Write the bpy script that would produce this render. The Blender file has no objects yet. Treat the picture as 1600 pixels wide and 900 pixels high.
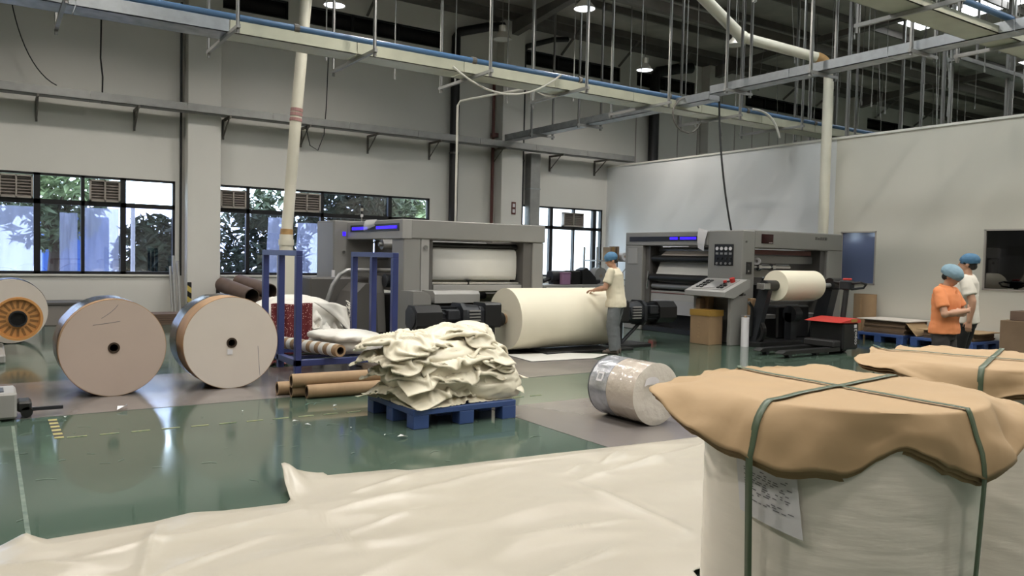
import bpy, bmesh, math, random
import numpy as np
from mathutils import Vector, Matrix, Euler, noise
SC = bpy.context.scene
COL = SC.collection
PI = math.pi
random.seed(7)

# ---------------------------------------------------------------- camera, world, light, exposure
cam_d = bpy.data.cameras.new('camera')
cam_d.sensor_width = 36.0
cam_d.lens = 36.0 * 1228 / 1600
cam_d.clip_start = 0.05
cam_d.clip_end = 300
cam = bpy.data.objects.new('camera', cam_d)
COL.objects.link(cam)
_R = ((0.83177, 0.00362, -0.55511), (-0.55468, 0.04533, -0.83083), (0.02216, 0.99897, 0.03971))
cam.matrix_world = Matrix.Translation((0, 0, 1.6)) @ Matrix(_R).to_4x4()
SC.camera = cam

world = bpy.data.worlds.new('sky')
SC.world = world
world.use_nodes = True
wn = world.node_tree.nodes
wn['Background'].inputs['Color'].default_value = (0.86, 0.93, 1.0, 1)
wn['Background'].inputs['Strength'].default_value = 12.0

sun_d = bpy.data.lights.new('sun', 'SUN')
sun_d.energy = 9.0
sun_d.angle = 0.01
sun_d.color = (1.0, 0.95, 0.86)
sun = bpy.data.objects.new('sun', sun_d)
COL.objects.link(sun)
sun.rotation_euler = Vector((0.45, 0.75, -1.0)).to_track_quat('-Z', 'Y').to_euler()

SC.view_settings.view_transform = 'Standard'
SC.view_settings.look = 'None'
SC.view_settings.gamma = 1.0
SC.view_settings.use_curve_mapping = False
SC.view_settings.exposure = 0.0
LAMP_W = 68.0

# ---------------------------------------------------------------- materials
def lin(c):
    if isinstance(c, str):
        c = tuple(int(c[i:i + 2], 16) / 255 for i in (0, 2, 4))
    return tuple((v / 12.92 if v <= 0.04045 else ((v + 0.055) / 1.055) ** 2.4) for v in c)

def mat(name, c, rough=0.5, metal=0.0, var=0.0, scale=4.0, c2=None, bump=0.0, bscale=None, spec=0.5, coat=0.0,
        sub=0.0, emit=None, estr=0.0, stretch=None, trans=0.0, alpha=1.0, rvar=0.0):
    m = bpy.data.materials.new(name)
    m.use_nodes = True
    nt = m.node_tree
    b = nt.nodes['Principled BSDF']
    c = lin(c)
    b.inputs['Base Color'].default_value = (*c, 1)
    b.inputs['Roughness'].default_value = rough
    b.inputs['Metallic'].default_value = metal
    b.inputs['Specular IOR Level'].default_value = spec
    b.inputs['Coat Weight'].default_value = coat
    b.inputs['Transmission Weight'].default_value = trans
    b.inputs['Alpha'].default_value = alpha
    if sub:
        b.inputs['Subsurface Weight'].default_value = sub
        b.inputs['Subsurface Radius'].default_value = (0.03, 0.02, 0.01)
    if emit:
        b.inputs['Emission Color'].default_value = (*lin(emit), 1)
        b.inputs['Emission Strength'].default_value = estr
    if var or bump or c2 or rvar:
        tc = nt.nodes.new('ShaderNodeTexCoord')
        mp = nt.nodes.new('ShaderNodeMapping')
        if stretch:
            mp.inputs['Scale'].default_value = stretch
        nt.links.new(tc.outputs['Object'], mp.inputs['Vector'])
        nz = nt.nodes.new('ShaderNodeTexNoise')
        nz.inputs['Scale'].default_value = scale
        nz.inputs['Detail'].default_value = 5
        nt.links.new(mp.outputs['Vector'], nz.inputs['Vector'])
        if var or c2:
            mx = nt.nodes.new('ShaderNodeMix')
            mx.data_type = 'RGBA'
            d = lin(c2) if c2 else tuple(max(0, v * (1 - var)) for v in c)
            mx.inputs[6].default_value = (*c, 1)
            mx.inputs[7].default_value = (*d, 1)
            rp = nt.nodes.new('ShaderNodeMapRange')
            rp.inputs['From Min'].default_value = 0.35
            rp.inputs['From Max'].default_value = 0.68
            nt.links.new(nz.outputs['Fac'], rp.inputs['Value'])
            nt.links.new(rp.outputs['Result'], mx.inputs[0])
            nt.links.new(mx.outputs[2], b.inputs['Base Color'])
        if rvar:
            rr = nt.nodes.new('ShaderNodeMapRange')
            rr.inputs['From Min'].default_value = 0.3
            rr.inputs['From Max'].default_value = 0.7
            rr.inputs['To Min'].default_value = max(0.02, rough - rvar)
            rr.inputs['To Max'].default_value = rough + rvar
            nt.links.new(nz.outputs['Fac'], rr.inputs['Value'])
            nt.links.new(rr.outputs['Result'], b.inputs['Roughness'])
        if bump:
            n2 = nt.nodes.new('ShaderNodeTexNoise')
            n2.inputs['Scale'].default_value = bscale or scale
            n2.inputs['Detail'].default_value = 4
            nt.links.new(mp.outputs['Vector'], n2.inputs['Vector'])
            bp = nt.nodes.new('ShaderNodeBump')
            bp.inputs['Strength'].default_value = bump
            bp.inputs['Distance'].default_value = 0.02
            nt.links.new(n2.outputs['Fac'], bp.inputs['Height'])
            nt.links.new(bp.outputs['Normal'], b.inputs['Normal'])
    return m

def glass(name, tint, refl=0.08, rough=0.02):
    m = bpy.data.materials.new(name)
    m.use_nodes = True
    nt = m.node_tree
    nt.nodes.remove(nt.nodes['Principled BSDF'])
    out = nt.nodes['Material Output']
    t = nt.nodes.new('ShaderNodeBsdfTransparent')
    t.inputs['Color'].default_value = (*lin(tint), 1)
    g = nt.nodes.new('ShaderNodeBsdfGlossy')
    g.inputs['Roughness'].default_value = rough
    mx = nt.nodes.new('ShaderNodeMixShader')
    mx.inputs['Fac'].default_value = refl
    nt.links.new(t.outputs[0], mx.inputs[1])
    nt.links.new(g.outputs[0], mx.inputs[2])
    nt.links.new(mx.outputs[0], out.inputs['Surface'])
    return m

def film(name, c, tr=0.5, tl=0.3, rough=0.3):
    # thin plastic: see-through + light scattered through + gloss
    m = bpy.data.materials.new(name)
    m.use_nodes = True
    nt = m.node_tree
    b = nt.nodes['Principled BSDF']
    b.inputs['Base Color'].default_value = (*lin(c), 1)
    b.inputs['Roughness'].default_value = rough
    out = nt.nodes['Material Output']
    t = nt.nodes.new('ShaderNodeBsdfTransparent')
    t.inputs['Color'].default_value = (0.95, 0.97, 1, 1)
    l = nt.nodes.new('ShaderNodeBsdfTranslucent')
    l.inputs['Color'].default_value = (*lin(c), 1)
    m1 = nt.nodes.new('ShaderNodeMixShader')
    m1.inputs['Fac'].default_value = tl
    nt.links.new(b.outputs[0], m1.inputs[1])
    nt.links.new(l.outputs[0], m1.inputs[2])
    m2 = nt.nodes.new('ShaderNodeMixShader')
    m2.inputs['Fac'].default_value = tr
    nt.links.new(m1.outputs[0], m2.inputs[1])
    nt.links.new(t.outputs[0], m2.inputs[2])
    nt.links.new(m2.outputs[0], out.inputs['Surface'])
    return m

def stripes(name, c1, c2, axis, width, ang=0.0, rough=0.5, duty=0.5):
    # flat printed stripes along one object axis
    m = bpy.data.materials.new(name)
    m.use_nodes = True
    nt = m.node_tree
    b = nt.nodes['Principled BSDF']
    b.inputs['Roughness'].default_value = rough
    tc = nt.nodes.new('ShaderNodeTexCoord')
    mp = nt.nodes.new('ShaderNodeVectorMath')
    mp.operation = 'DOT_PRODUCT'
    mp.inputs[1].default_value = axis
    nt.links.new(tc.outputs['Object'], mp.inputs[0])
    md = nt.nodes.new('ShaderNodeMath'); md.operation = 'DIVIDE'; md.inputs[1].default_value = width
    fr = nt.nodes.new('ShaderNodeMath'); fr.operation = 'FRACT'
    gt = nt.nodes.new('ShaderNodeMath'); gt.operation = 'GREATER_THAN'; gt.inputs[1].default_value = duty
    nt.links.new(mp.outputs['Value'], md.inputs[0])
    nt.links.new(md.outputs[0], fr.inputs[0])
    nt.links.new(fr.outputs[0], gt.inputs[0])
    mx = nt.nodes.new('ShaderNodeMix'); mx.data_type = 'RGBA'
    mx.inputs[6].default_value = (*lin(c1), 1); mx.inputs[7].default_value = (*lin(c2), 1)
    nt.links.new(gt.outputs[0], mx.inputs[0])
    nt.links.new(mx.outputs[2], b.inputs['Base Color'])
    return m

M = {}
M['wall'] = mat('painted_wall', 'dad7d0', 0.75, var=0.05, scale=0.6)
M['wall_cool'] = mat('partition_daylit_tone', 'e6e6e5', 0.55, var=0.04, scale=0.5)  # cool daylight cast put into the partition's colour
M['wall_warm'] = mat('partition_lamplit_tone', 'cdc8bb', 0.6, var=0.04, scale=0.5)  # same wall, with the warm lamp cast put into its colour
M['cap'] = mat('partition_capping', 'dcd9cf', 0.5)
M['floor'] = mat('green_epoxy', '4a5b50', 0.10, var=0.22, scale=0.9, rvar=0.06, bump=0.015, bscale=3, spec=0.55)
M['floor_grey'] = mat('grey_epoxy', '77716e', 0.2, var=0.12, scale=1.5, rvar=0.06, spec=0.5)
M['line_yellow'] = mat('worn_yellow_paint', '9a976c', 0.5, c2='5c6a54', scale=20)
M['line_faint'] = mat('worn_chalk_line', '6f7c6e', 0.5, c2='485a50', scale=14)
M['hazard'] = stripes('hazard_tape', 'a39a62', '1a1a1a', (0.0, 1.0, 0.3), 0.16)
M['hazard_v'] = stripes('hazard_tape_upright', 'c9b45c', '151515', (0.6, 0.0, 0.8), 0.2)
M['roof'] = mat('roof_deck', 'b3ada4', 0.8, var=0.3, scale=1.2)
M['steel_dark'] = mat('dark_steel', '6a6561', 0.6, var=0.2, scale=3)
M['steel_mid'] = mat('brown_grey_steel', '6b665f', 0.6, var=0.2, scale=3)
M['black_pipe'] = mat('black_downpipe', '1d1b1c', 0.45)
M['frame'] = mat('window_frame_black', '17171a', 0.4)
M['galv'] = mat('galvanised_steel', 'a9adb0', 0.38, 0.75, var=0.2, scale=6, rvar=0.08)
M['galv_dull'] = mat('galvanised_dull', 'a09f9c', 0.5, 0.35, var=0.15, scale=5)
M['tray_cream'] = mat('tray_side_cream', 'c3c2ad', 0.42, 0.35, var=0.12, scale=3)
M['rod'] = mat('strut_steel', '9b9a97', 0.45, 0.6)
M['wire'] = mat('thin_wire', '8e8c88', 0.5, 0.3)
M['blue_pipe'] = mat('blue_pipe', '4d6f95', 0.4, var=0.1)
M['pvc'] = mat('cream_pvc', 'dcd6c4', 0.4, var=0.08, scale=2)
M['pvc_tan'] = mat('aged_pvc', 'c39a66', 0.5, var=0.3, scale=8)
M['pink'] = mat('pink_tape', 'a67c78', 0.5)
M['cable_w'] = mat('white_cable', 'cfcbc0', 0.5)
M['cable_b'] = mat('black_cable', '1c1b1b', 0.5)
M['red_pipe'] = mat('dark_red_pipe', '5b2f2a', 0.5)
M['mgrey'] = mat('machine_grey', '84827e', 0.42, var=0.05, scale=2)
M['mgrey_l'] = mat('machine_light_grey', '95938f', 0.42, var=0.05, scale=2)
M['mdark'] = mat('machine_dark_grey', '55524f', 0.5, var=0.1, scale=2)
M['black'] = mat('black_paint', '161617', 0.4)
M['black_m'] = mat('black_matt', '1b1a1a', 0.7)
M['iron'] = mat('cast_iron', '2d2f33', 0.45, 0.3, var=0.2, scale=6)
M['chrome'] = mat('polished_steel', 'c8c8ca', 0.16, 1.0)
M['roller_grey'] = mat('roller_grey', '8d8c8b', 0.35, 0.4)
M['led'] = mat('blue_led', '2a12ff', 0.4, emit='3416ff', estr=1.6)
M['paper_w'] = mat('white_paper', 'e2dac4', 0.62, var=0.03, scale=2)
M['paper_g'] = mat('greyish_web', 'cdcbc4', 0.5, var=0.03)
M['paper_end'] = mat('paper_roll_end', 'bba99c', 0.8, var=0.07, scale=1.6)
M['paper_end_l'] = mat('paper_roll_end_pale', 'd0c6bb', 0.8, var=0.05, scale=1.6)
M['kraft_wrap'] = mat('kraft_wrap', 'a9855f', 0.6, var=0.25, scale=4)
M['black_wrap'] = mat('black_wrap', '2d2b2b', 0.25, var=0.5, scale=9, bump=0.3)
M['kraft'] = mat('kraft_paper', 'a98d69', 0.72, var=0.10, scale=2.2, bump=0.35, bscale=3.5)
M['kraft_d'] = mat('kraft_edge', '9c7f5d', 0.75, var=0.15)
M['strap'] = mat('green_strap', '4f5d48', 0.35, var=0.1, scale=30)
M['tube'] = mat('cardboard_tube', '9a7f60', 0.75, var=0.15, scale=8)
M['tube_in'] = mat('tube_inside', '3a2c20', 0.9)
M['card'] = mat('cardboard', '94795a', 0.8, var=0.12, scale=3)
M['card_d'] = mat('cardboard_dull', '7c6650', 0.85, var=0.15, scale=3)
M['tape_y'] = mat('packing_tape', '9c7a3c', 0.3)
M['film_w'] = mat('crumpled_white_film', 'd9d1bb', 0.36, var=0.06, scale=2, sub=0.0, spec=0.45)
M['sheet'] = mat('floor_film', 'b0a99b', 0.3, var=0.04, scale=1.2, bump=0.12, bscale=4, spec=0.4)
M['bag'] = mat('white_woven_bag', 'dcd8cf', 0.5, var=0.08, scale=3)
M['blue_plastic'] = mat('blue_pallet_plastic', '385084', 0.45, var=0.12, scale=3)
M['blue_frame'] = mat('blue_painted_steel', '303a6c', 0.42, var=0.12, scale=4)
M['orange'] = mat('orange_hub', 'c88f52', 0.5, var=0.1)
M['orange_d'] = mat('hub_slot', '8a6134', 0.6)
M['wrap_clear'] = film('stretch_wrap', 'e8e6e2', tr=0.55, tl=0.1, rough=0.12)
M['wrap_roll'] = mat('wrapped_roll_face', 'cfc8bd', 0.22, var=0.05, scale=2, bump=0.6, bscale=14, stretch=(1, 1, 1), coat=0.6)
M['wrap_silver'] = mat('silver_wrap', 'bcbec4', 0.2, 0.5, var=0.3, scale=9, bump=0.4, bscale=16)
M['wrap_tan'] = mat('tan_under_wrap', 'c4b8ab', 0.2, var=0.1, scale=3, bump=0.5, bscale=12, coat=1.0)
M['stretch_white'] = mat('stretch_wrapped_paper', 'e0d8cc', 0.28, var=0.05, scale=1.2, bump=0.16, bscale=3.2, stretch=(1, 1, 7), coat=0.5)
M['label'] = mat('white_label', 'd3d0d2', 0.6)
M['ink'] = mat('print_ink', '77757a', 0.7)
M['skin'] = mat('skin', 'b58a70', 0.55, var=0.06, scale=8)
M['hair'] = mat('black_hair', '17130f', 0.6, var=0.3, scale=40)
M['tee'] = mat('cream_cotton', 'd2c8b0', 0.85, var=0.05, scale=5, bump=0.3, bscale=9)
M['tee_w'] = mat('white_cotton', 'd8d2c6', 0.85, var=0.05, scale=5, bump=0.3, bscale=9)
M['polo'] = mat('orange_cotton', 'de8a58', 0.85, var=0.07, scale=5, bump=0.3, bscale=9)
M['jeans'] = mat('grey_denim', '676a6b', 0.85, var=0.2, scale=7, bump=0.35, bscale=9)
M['slacks'] = mat('charcoal_trousers', '34302f', 0.85, var=0.15, scale=6, bump=0.3, bscale=8)
M['black_cloth'] = mat('black_trousers', '141313', 0.85)
M['shoe'] = mat('brown_grey_shoe', '5a5048', 0.7)
M['shoe_b'] = mat('black_shoe', '1a1818', 0.6)
M['cap_blue'] = film('blue_hair_cap', '4d7a9c', tr=0.12, tl=0.15, rough=0.6)
M['cap_pale'] = film('pale_blue_hair_cap', '8fadbb', tr=0.16, tl=0.2, rough=0.6)
M['lip'] = mat('lip', '8a5548', 0.5)
M['eye'] = mat('eye_dark', '1c1512', 0.3)
M['red'] = mat('red_plastic', 'b4352f', 0.4)
M['red_cloth'] = None
M['lamp_shell'] = mat('lamp_shell', 'b9b3a6', 0.35, 0.3)
M['lamp_glow'] = mat('lamp_glow', 'ffffff', 0.5, emit='eef3ff', estr=6.0)
M['lamp_off'] = mat('lamp_diffuser_off', 'c9c6bd', 0.5)
M['glass'] = glass('clear_glass', 'e6eef4', 0.07)
M['glass_blue'] = glass('dusty_blue_glass', 'bcc2d2', 0.10)
M['glass_dimming'] = glass('room_dimming_glass', '5e5f66', 0.10)  # dark tint stands in for the dim room behind the pane
M['glass_dark'] = mat('dark_glass', '141418', 0.08, spec=0.6)
M['glass_inner'] = mat('partition_pane_roomlight', '66708f', 0.08, spec=0.8)  # opaque pane, bluish light of the room behind painted into its colour
M['film_out'] = film('hanging_plastic_film', 'c3c8da', tr=0.25, tl=0.5, rough=0.3)
M['vent'] = mat('vent_louvre', '8a827c', 0.6)
M['vent_frame'] = mat('vent_frame', 'a49c94', 0.6)
M['leaf'] = mat('leaf', '4c5c44', 0.6, c2='262f20', scale=3)
M['leaf_l'] = mat('leaf_light', '8fa077', 0.6, c2='5a6d4c', scale=3)
M['bark'] = mat('bark', '4c4036', 0.9)
M['ground_out'] = mat('outdoor_paving', '9a968e', 0.9)
M['white_wall_out'] = mat('outdoor_white_wall', 'e6e6ea', 0.8)
M['blue_tarp'] = mat('blue_tarp', '3a66b0', 0.5)
M['skylight'] = None
M['purple'] = mat('mauve_box', '8f6b88', 0.6)
M['dark_red'] = mat('display_dark_red', '2a0b0d', 0.15)
M['wood'] = mat('brown_board', '6a5648', 0.8, var=0.2, scale=4)

def red_print():
    m = mat('red_printed_cloth', '7a2326', 0.75)
    nt = m.node_tree
    b = nt.nodes['Principled BSDF']
    tc = nt.nodes.new('ShaderNodeTexCoord')
    v = nt.nodes.new('ShaderNodeTexVoronoi')
    v.inputs['Scale'].default_value = 38
    nt.links.new(tc.outputs['Object'], v.inputs['Vector'])
    lt = nt.nodes.new('ShaderNodeMath'); lt.operation = 'LESS_THAN'; lt.inputs[1].default_value = 0.24
    nt.links.new(v.outputs['Distance'], lt.inputs[0])
    mx = nt.nodes.new('ShaderNodeMix'); mx.data_type = 'RGBA'
    mx.inputs[6].default_value = (*lin('641c20'), 1); mx.inputs[7].default_value = (*lin('d8b3a8'), 1)
    nt.links.new(lt.outputs[0], mx.inputs[0])
    nt.links.new(mx.outputs[2], b.inputs['Base Color'])
    return m
M['red_cloth'] = red_print()

def skylight_mat():
    m = bpy.data.materials.new('skylight_sheet')
    m.use_nodes = True
    nt = m.node_tree
    nt.nodes.remove(nt.nodes['Principled BSDF'])
    t = nt.nodes.new('ShaderNodeBsdfTranslucent'); t.inputs['Color'].default_value = (0.6, 0.6, 0.58, 1)
    p = nt.nodes.new('ShaderNodeBsdfTransparent'); p.inputs['Color'].default_value = (0.9, 0.95, 1, 1)
    mx = nt.nodes.new('ShaderNodeMixShader'); mx.inputs['Fac'].default_value = 0.06
    nt.links.new(t.outputs[0], mx.inputs[1]); nt.links.new(p.outputs[0], mx.inputs[2])
    nt.links.new(mx.outputs[0], nt.nodes['Material Output'].inputs['Surface'])
    return m
M['skylight'] = skylight_mat()

# ---------------------------------------------------------------- mesh helpers
WL = {}          # world location of every object's origin (rotation-free parents)

def _frame(d):
    d = d.normalized()
    u = d.cross(Vector((0, 0, 1)))
    if u.length < 1e-4:
        u = Vector((1, 0, 0))
    u.normalize()
    return u, d.cross(u).normalized()

class B:
    """collects shapes in world (or local, with xf) coordinates and links them as ONE mesh object"""
    def __init__(self, xf=None):
        self.bm = bmesh.new()
        self.xf = xf
    def vs(self, pts):
        return [self.bm.verts.new(p) for p in pts]
    def face(self, pts):
        try:
            return self.bm.faces.new(self.vs(pts))
        except ValueError:
            return None
    def box(self, x0, x1, y0, y1, z0, z1, bev=0.0, m=None, seg=1):
        v = self.vs([(x, y, z) for z in (z0, z1) for y in (y0, y1) for x in (x0, x1)])
        if m is not None:
            for q in v:
                q.co = m @ q.co
        fs = [self.bm.faces.new([v[i] for i in q]) for q in
              ((0, 2, 3, 1), (4, 5, 7, 6), (0, 1, 5, 4), (2, 6, 7, 3), (0, 4, 6, 2), (1, 3, 7, 5))]
        if bev:
            es = list({e for f in fs for e in f.edges})
            bmesh.ops.bevel(self.bm, geom=es, offset=bev, segments=seg, affect='EDGES', profile=0.5)
        return self
    def cyl(self, p0, p1, r, seg=16, r2=None, caps=True):
        p0, p1 = Vector(p0), Vector(p1)
        u, w = _frame(p1 - p0)
        r2 = r if r2 is None else r2
        a = self.vs([p0 + (u * math.cos(t) + w * math.sin(t)) * r for t in (2 * PI * i / seg for i in range(seg))])
        b = self.vs([p1 + (u * math.cos(t) + w * math.sin(t)) * r2 for t in (2 * PI * i / seg for i in range(seg))])
        for i in range(seg):
            j = (i + 1) % seg
            self.bm.faces.new((a[i], a[j], b[j], b[i]))
        if caps:
            self.bm.faces.new(a[::-1]); self.bm.faces.new(b)
        return self
    def ring(self, p0, p1, ro, ri, seg=24):
        """hollow tube"""
        p0, p1 = Vector(p0), Vector(p1)
        u, w = _frame(p1 - p0)
        L = []
        for p, r in ((p0, ro), (p1, ro), (p1, ri), (p0, ri)):
            L.append(self.vs([p + (u * math.cos(t) + w * math.sin(t)) * r for t in (2 * PI * i / seg for i in range(seg))]))
        for k in range(4):
            a, b = L[k], L[(k + 1) % 4]
            for i in range(seg):
                j = (i + 1) % seg
                self.bm.faces.new((a[i], a[j], b[j], b[i]))
        return self
    def pipe(self, pts, r, seg=8, closed=False):
        pts = [Vector(p) for p in pts]
        rings = []
        n = len(pts)
        pu = None
        for k in range(n):
            d = (pts[min(k + 1, n - 1)] - pts[max(k - 1, 0)])
            if d.length < 1e-6:
                d = Vector((0, 0, 1))
            d.normalize()
            if pu is None:
                u, w = _frame(d)
            else:
                u = (pu - d * pu.dot(d)).normalized()
                w = d.cross(u)
            pu = u
            rr = r[k] if isinstance(r, (list, tuple)) else r
            rings.append(self.vs([pts[k] + (u * math.cos(t) + w * math.sin(t)) * rr for t in (2 * PI * i / seg for i in range(seg))]))
        for k in range(n - 1):
            a, b = rings[k], rings[k + 1]
            for i in range(seg):
                j = (i + 1) % seg
                self.bm.faces.new((a[i], a[j], b[j], b[i]))
        self.bm.faces.new(rings[0][::-1]); self.bm.faces.new(rings[-1])
        return self
    def lathe(self, prof, c=(0, 0, 0), axis=(0, 0, 1), seg=24):
        c, ax = Vector(c), Vector(axis).normalized()
        u, w = _frame(ax)
        rings = []
        for r, h in prof:
            if r < 1e-5:
                rings.append([self.bm.verts.new(c + ax * h)])
            else:
                rings.append(self.vs([c + ax * h + (u * math.cos(t) + w * math.sin(t)) * r for t in (2 * PI * i / seg for i in range(seg))]))
        for a, b in zip(rings, rings[1:]):
            for i in range(seg):
                j = (i + 1) % seg
                if len(a) == 1 and len(b) == 1:
                    continue
                if len(a) == 1:
                    self.bm.faces.new((a[0], b[j], b[i]))
                elif len(b) == 1:
                    self.bm.faces.new((a[i], a[j], b[0]))
                else:
                    self.bm.faces.new((a[i], a[j], b[j], b[i]))
        return self
    def prism(self, poly, axis, a0, a1):
        """poly in the plane across axis ('x': (y,z), 'y': (x,z), 'z': (x,y))"""
        def P(q, a):
            return {'x': (a, q[0], q[1]), 'y': (q[0], a, q[1]), 'z': (q[0], q[1], a)}[axis]
        a = self.vs([P(q, a0) for q in poly]); b = self.vs([P(q, a1) for q in poly])
        n = len(poly)
        self.bm.faces.new(a[::-1]); self.bm.faces.new(b)
        for i in range(n):
            j = (i + 1) % n
            self.bm.faces.new((a[i], a[j], b[j], b[i]))
        return self
    def grid(self, f, nu, nv, closeu=False):
        g = [[self.bm.verts.new(f(i / (nu if closeu else nu - 1), j / (nv - 1))) for j in range(nv)] for i in range(nu)]
        for i in range(nu if closeu else nu - 1):
            for j in range(nv - 1):
                k = (i + 1) % nu
                try:
                    self.bm.faces.new((g[i][j], g[k][j], g[k][j + 1], g[i][j + 1]))
                except ValueError:
                    pass
        return self
    def ball(self, c, r, seg=12, m=None):
        if not isinstance(r, (tuple, list)):
            r = (r, r, r)
        c = Vector(c)
        nv = max(5, seg * 2 // 3)
        P = lambda p: (m @ p) if m is not None else p
        top = self.bm.verts.new(P(c + Vector((0, 0, r[2])))); bot = self.bm.verts.new(P(c - Vector((0, 0, r[2]))))
        rows = []
        for k in range(1, nv):
            l = PI / 2 - PI * k / nv
            rows.append([self.bm.verts.new(P(c + Vector((r[0] * math.cos(l) * math.cos(2 * PI * i / seg), r[1] * math.cos(l) * math.sin(2 * PI * i / seg), r[2] * math.sin(l))))) for i in range(seg)])
        for i in range(seg):
            j = (i + 1) % seg
            self.bm.faces.new((top, rows[0][i], rows[0][j])); self.bm.faces.new((bot, rows[-1][j], rows[-1][i]))
            for a, b in zip(rows, rows[1:]):
                self.bm.faces.new((a[i], b[i], b[j], a[j]))
        return self
    def build(self, name, material, parent=None, smooth=False, origin=None, solid=0.0, auto=None):
        if self.xf is not None:
            self.bm.transform(self.xf)
        if parent is not None:
            o0 = WL[parent.name]
        else:
            if origin is None:
                xs = [v.co for v in self.bm.verts]
                origin = Vector(((min(p.x for p in xs) + max(p.x for p in xs)) / 2, (min(p.y for p in xs) + max(p.y for p in xs)) / 2, min(p.z for p in xs)))
            o0 = Vector(origin)
        self.bm.transform(Matrix.Translation(-o0))
        bmesh.ops.recalc_face_normals(self.bm, faces=self.bm.faces)
        me = bpy.data.meshes.new(name)
        self.bm.to_mesh(me); self.bm.free()
        me.materials.append(M[material] if isinstance(material, str) else material)
        if smooth:
            for p in me.polygons:
                p.use_smooth = True
            me.set_sharp_from_angle(angle=math.radians(smooth if smooth is not True else 40))
        o = bpy.data.objects.new(name, me)
        COL.objects.link(o)
        if parent is not None:
            o.parent = parent
        else:
            o.location = o0
        WL[o.name] = o0
        if solid:
            md = o.modifiers.new('thickness', 'SOLIDIFY'); md.thickness = solid; md.offset = 0
        return o

def empty(name, loc):
    o = bpy.data.objects.new(name, None)
    o.empty_display_size = 0.1
    COL.objects.link(o)
    o.location = loc
    WL[o.name] = Vector(loc)
    return o
def tag(o, label=None, cat=None, group=None, kind=None):
    if label: o['label'] = label
    if cat: o['category'] = cat
    if group: o['group'] = group
    if kind: o['kind'] = kind
    return o
def thing(name, label, cat, loc, group=None):
    return tag(empty(name, loc), label, cat, group)
def struct(o):
    return tag(o, kind='structure')
def rotz(a, loc=(0, 0, 0)):
    return Matrix.Translation(loc) @ Matrix.Rotation(a, 4, 'Z')
def bez(p0, p1, p2, p3, n=14):
    p0, p1, p2, p3 = map(Vector, (p0, p1, p2, p3))
    return [p0 * (1 - t) ** 3 + p1 * 3 * t * (1 - t) ** 2 + p2 * 3 * t * t * (1 - t) + p3 * t ** 3 for t in (i / n for i in range(n + 1))]
def sag(p0, p1, s, n=14):
    p0, p1 = Vector(p0), Vector(p1)
    return [p0.lerp(p1, t) - Vector((0, 0, s * 4 * t * (1 - t))) for t in (i / n for i in range(n + 1))]

# ================================================================ THE SETTING
WY, PXW = 19.3, 16.45          # back wall plane, partition plane
def roof_z(y):
    return 8.5 + (WY - y) * 0.03
fl = B(); fl.box(-12, 48, -8, WY + 0.25, -0.2, 0.0)
floor = struct(fl.build('floor', 'floor'))
def lane(x0, x1, y0, y1, z=0.003):
    b = B(); b.box(x0, x1, y0, y1, -0.01, z); b.build('grey_floor_lane', 'floor_grey', floor)
lane(-9, 8.0, 8.5, 10.75)
lane(4.38, 7.9, 2.9, 6.95)
b = B()
for i in range(24):
    x = 0.55 + i * 0.245
    if x + 0.15 < 5.6:
        b.box(x, x + 0.15, 7.38 - x * 0.03 + 0.12, 7.38 - x * 0.03 + 0.145, 0, 0.004)
b.build('dashed_floor_line', 'line_yellow', floor)
b = B(); b.box(0.46, 0.53, 7.5, 8.35, 0, 0.004); b.build('hazard_floor_tape', 'hazard', floor)
b = B(); b.box(0.17, 0.195, 4.9, 8.2, 0, 0.003); b.build('scuffed_floor_line', 'line_faint', floor)
b = B()
random.seed(3)
for i in range(60):          # drag marks and scuffs in the epoxy
    x, y = random.uniform(-0.5, 4.5), random.uniform(4.9, 8.3)
    a = random.uniform(0, PI); L = random.uniform(0.03, 0.16)
    pts = [(x + L * t * math.cos(a + t * 0.9), y + L * t * math.sin(a + t * 0.9)) for t in (0, 0.5, 1)]
    w = random.uniform(0.002, 0.006)
    for p, q in zip(pts, pts[1:]):
        b.face([(p[0], p[1] - w, 0.0036), (q[0], q[1] - w, 0.0036), (q[0], q[1] + w, 0.0036), (p[0], p[1] + w, 0.0036)])
b.build('floor_scuff_marks', 'line_faint', floor)

# back wall with window openings
WIN = [(-1.2, 3.58), (4.5, 10.12), (13.05, 16.3)]
CLR = [(-1.0, 2.2), (4.6, 6.15), (6.55, 10.4), (13.2, 16.9), (17.6, 20.3), (22.9, 27.5), (30.5, 36)]
Z0, Z1, C0, C1 = 1.02, 3.15, 7.26, 7.72
b = B()
T = WY + 0.24
b.box(-12, 48, WY, T, 0, Z0)
b.box(-12, 48, WY, T, Z1, C0)
b.box(-12, 48, WY, T, C1, 9.2)
xs = [-12] + [v for w in WIN for v in w] + [48]
for i in range(0, len(xs), 2):
    b.box(xs[i], xs[i + 1], WY, T, Z0, Z1)
xs = [-12] + [v for w in CLR for v in w] + [48]
for i in range(0, len(xs), 2):
    b.box(xs[i], xs[i + 1], WY, T, C0, C1)
wall_back = struct(b.build('wall_back', 'wall'))
for x in (-4.5, 3.77, 12.2, 20.6, 29.0, 37.4):
    b = B(); b.box(x, x + 0.72, WY - 0.38, WY, 0, 8.5, 0.01); b.build('wall_pilaster', 'wall', wall_back)
# vertical cladding joints on the far stretch of wall
for i in range(22):
    x = 17.6 + i * 0.95
    b = B(); b.box(x, x + 0.035, WY - 0.012, WY, 3.6, 7.2); b.build('wall_cladding_joint', 'vent_frame', wall_back)
# conduits hugging the pilasters
for x in (3.69, 4.53):
    b = B(); b.box(x - 0.02, x + 0.02, WY - 0.06, WY, 1.0 if x < 4 else 0.9, 7.2); b.build('conduit', 'black_pipe', wall_back)
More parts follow.
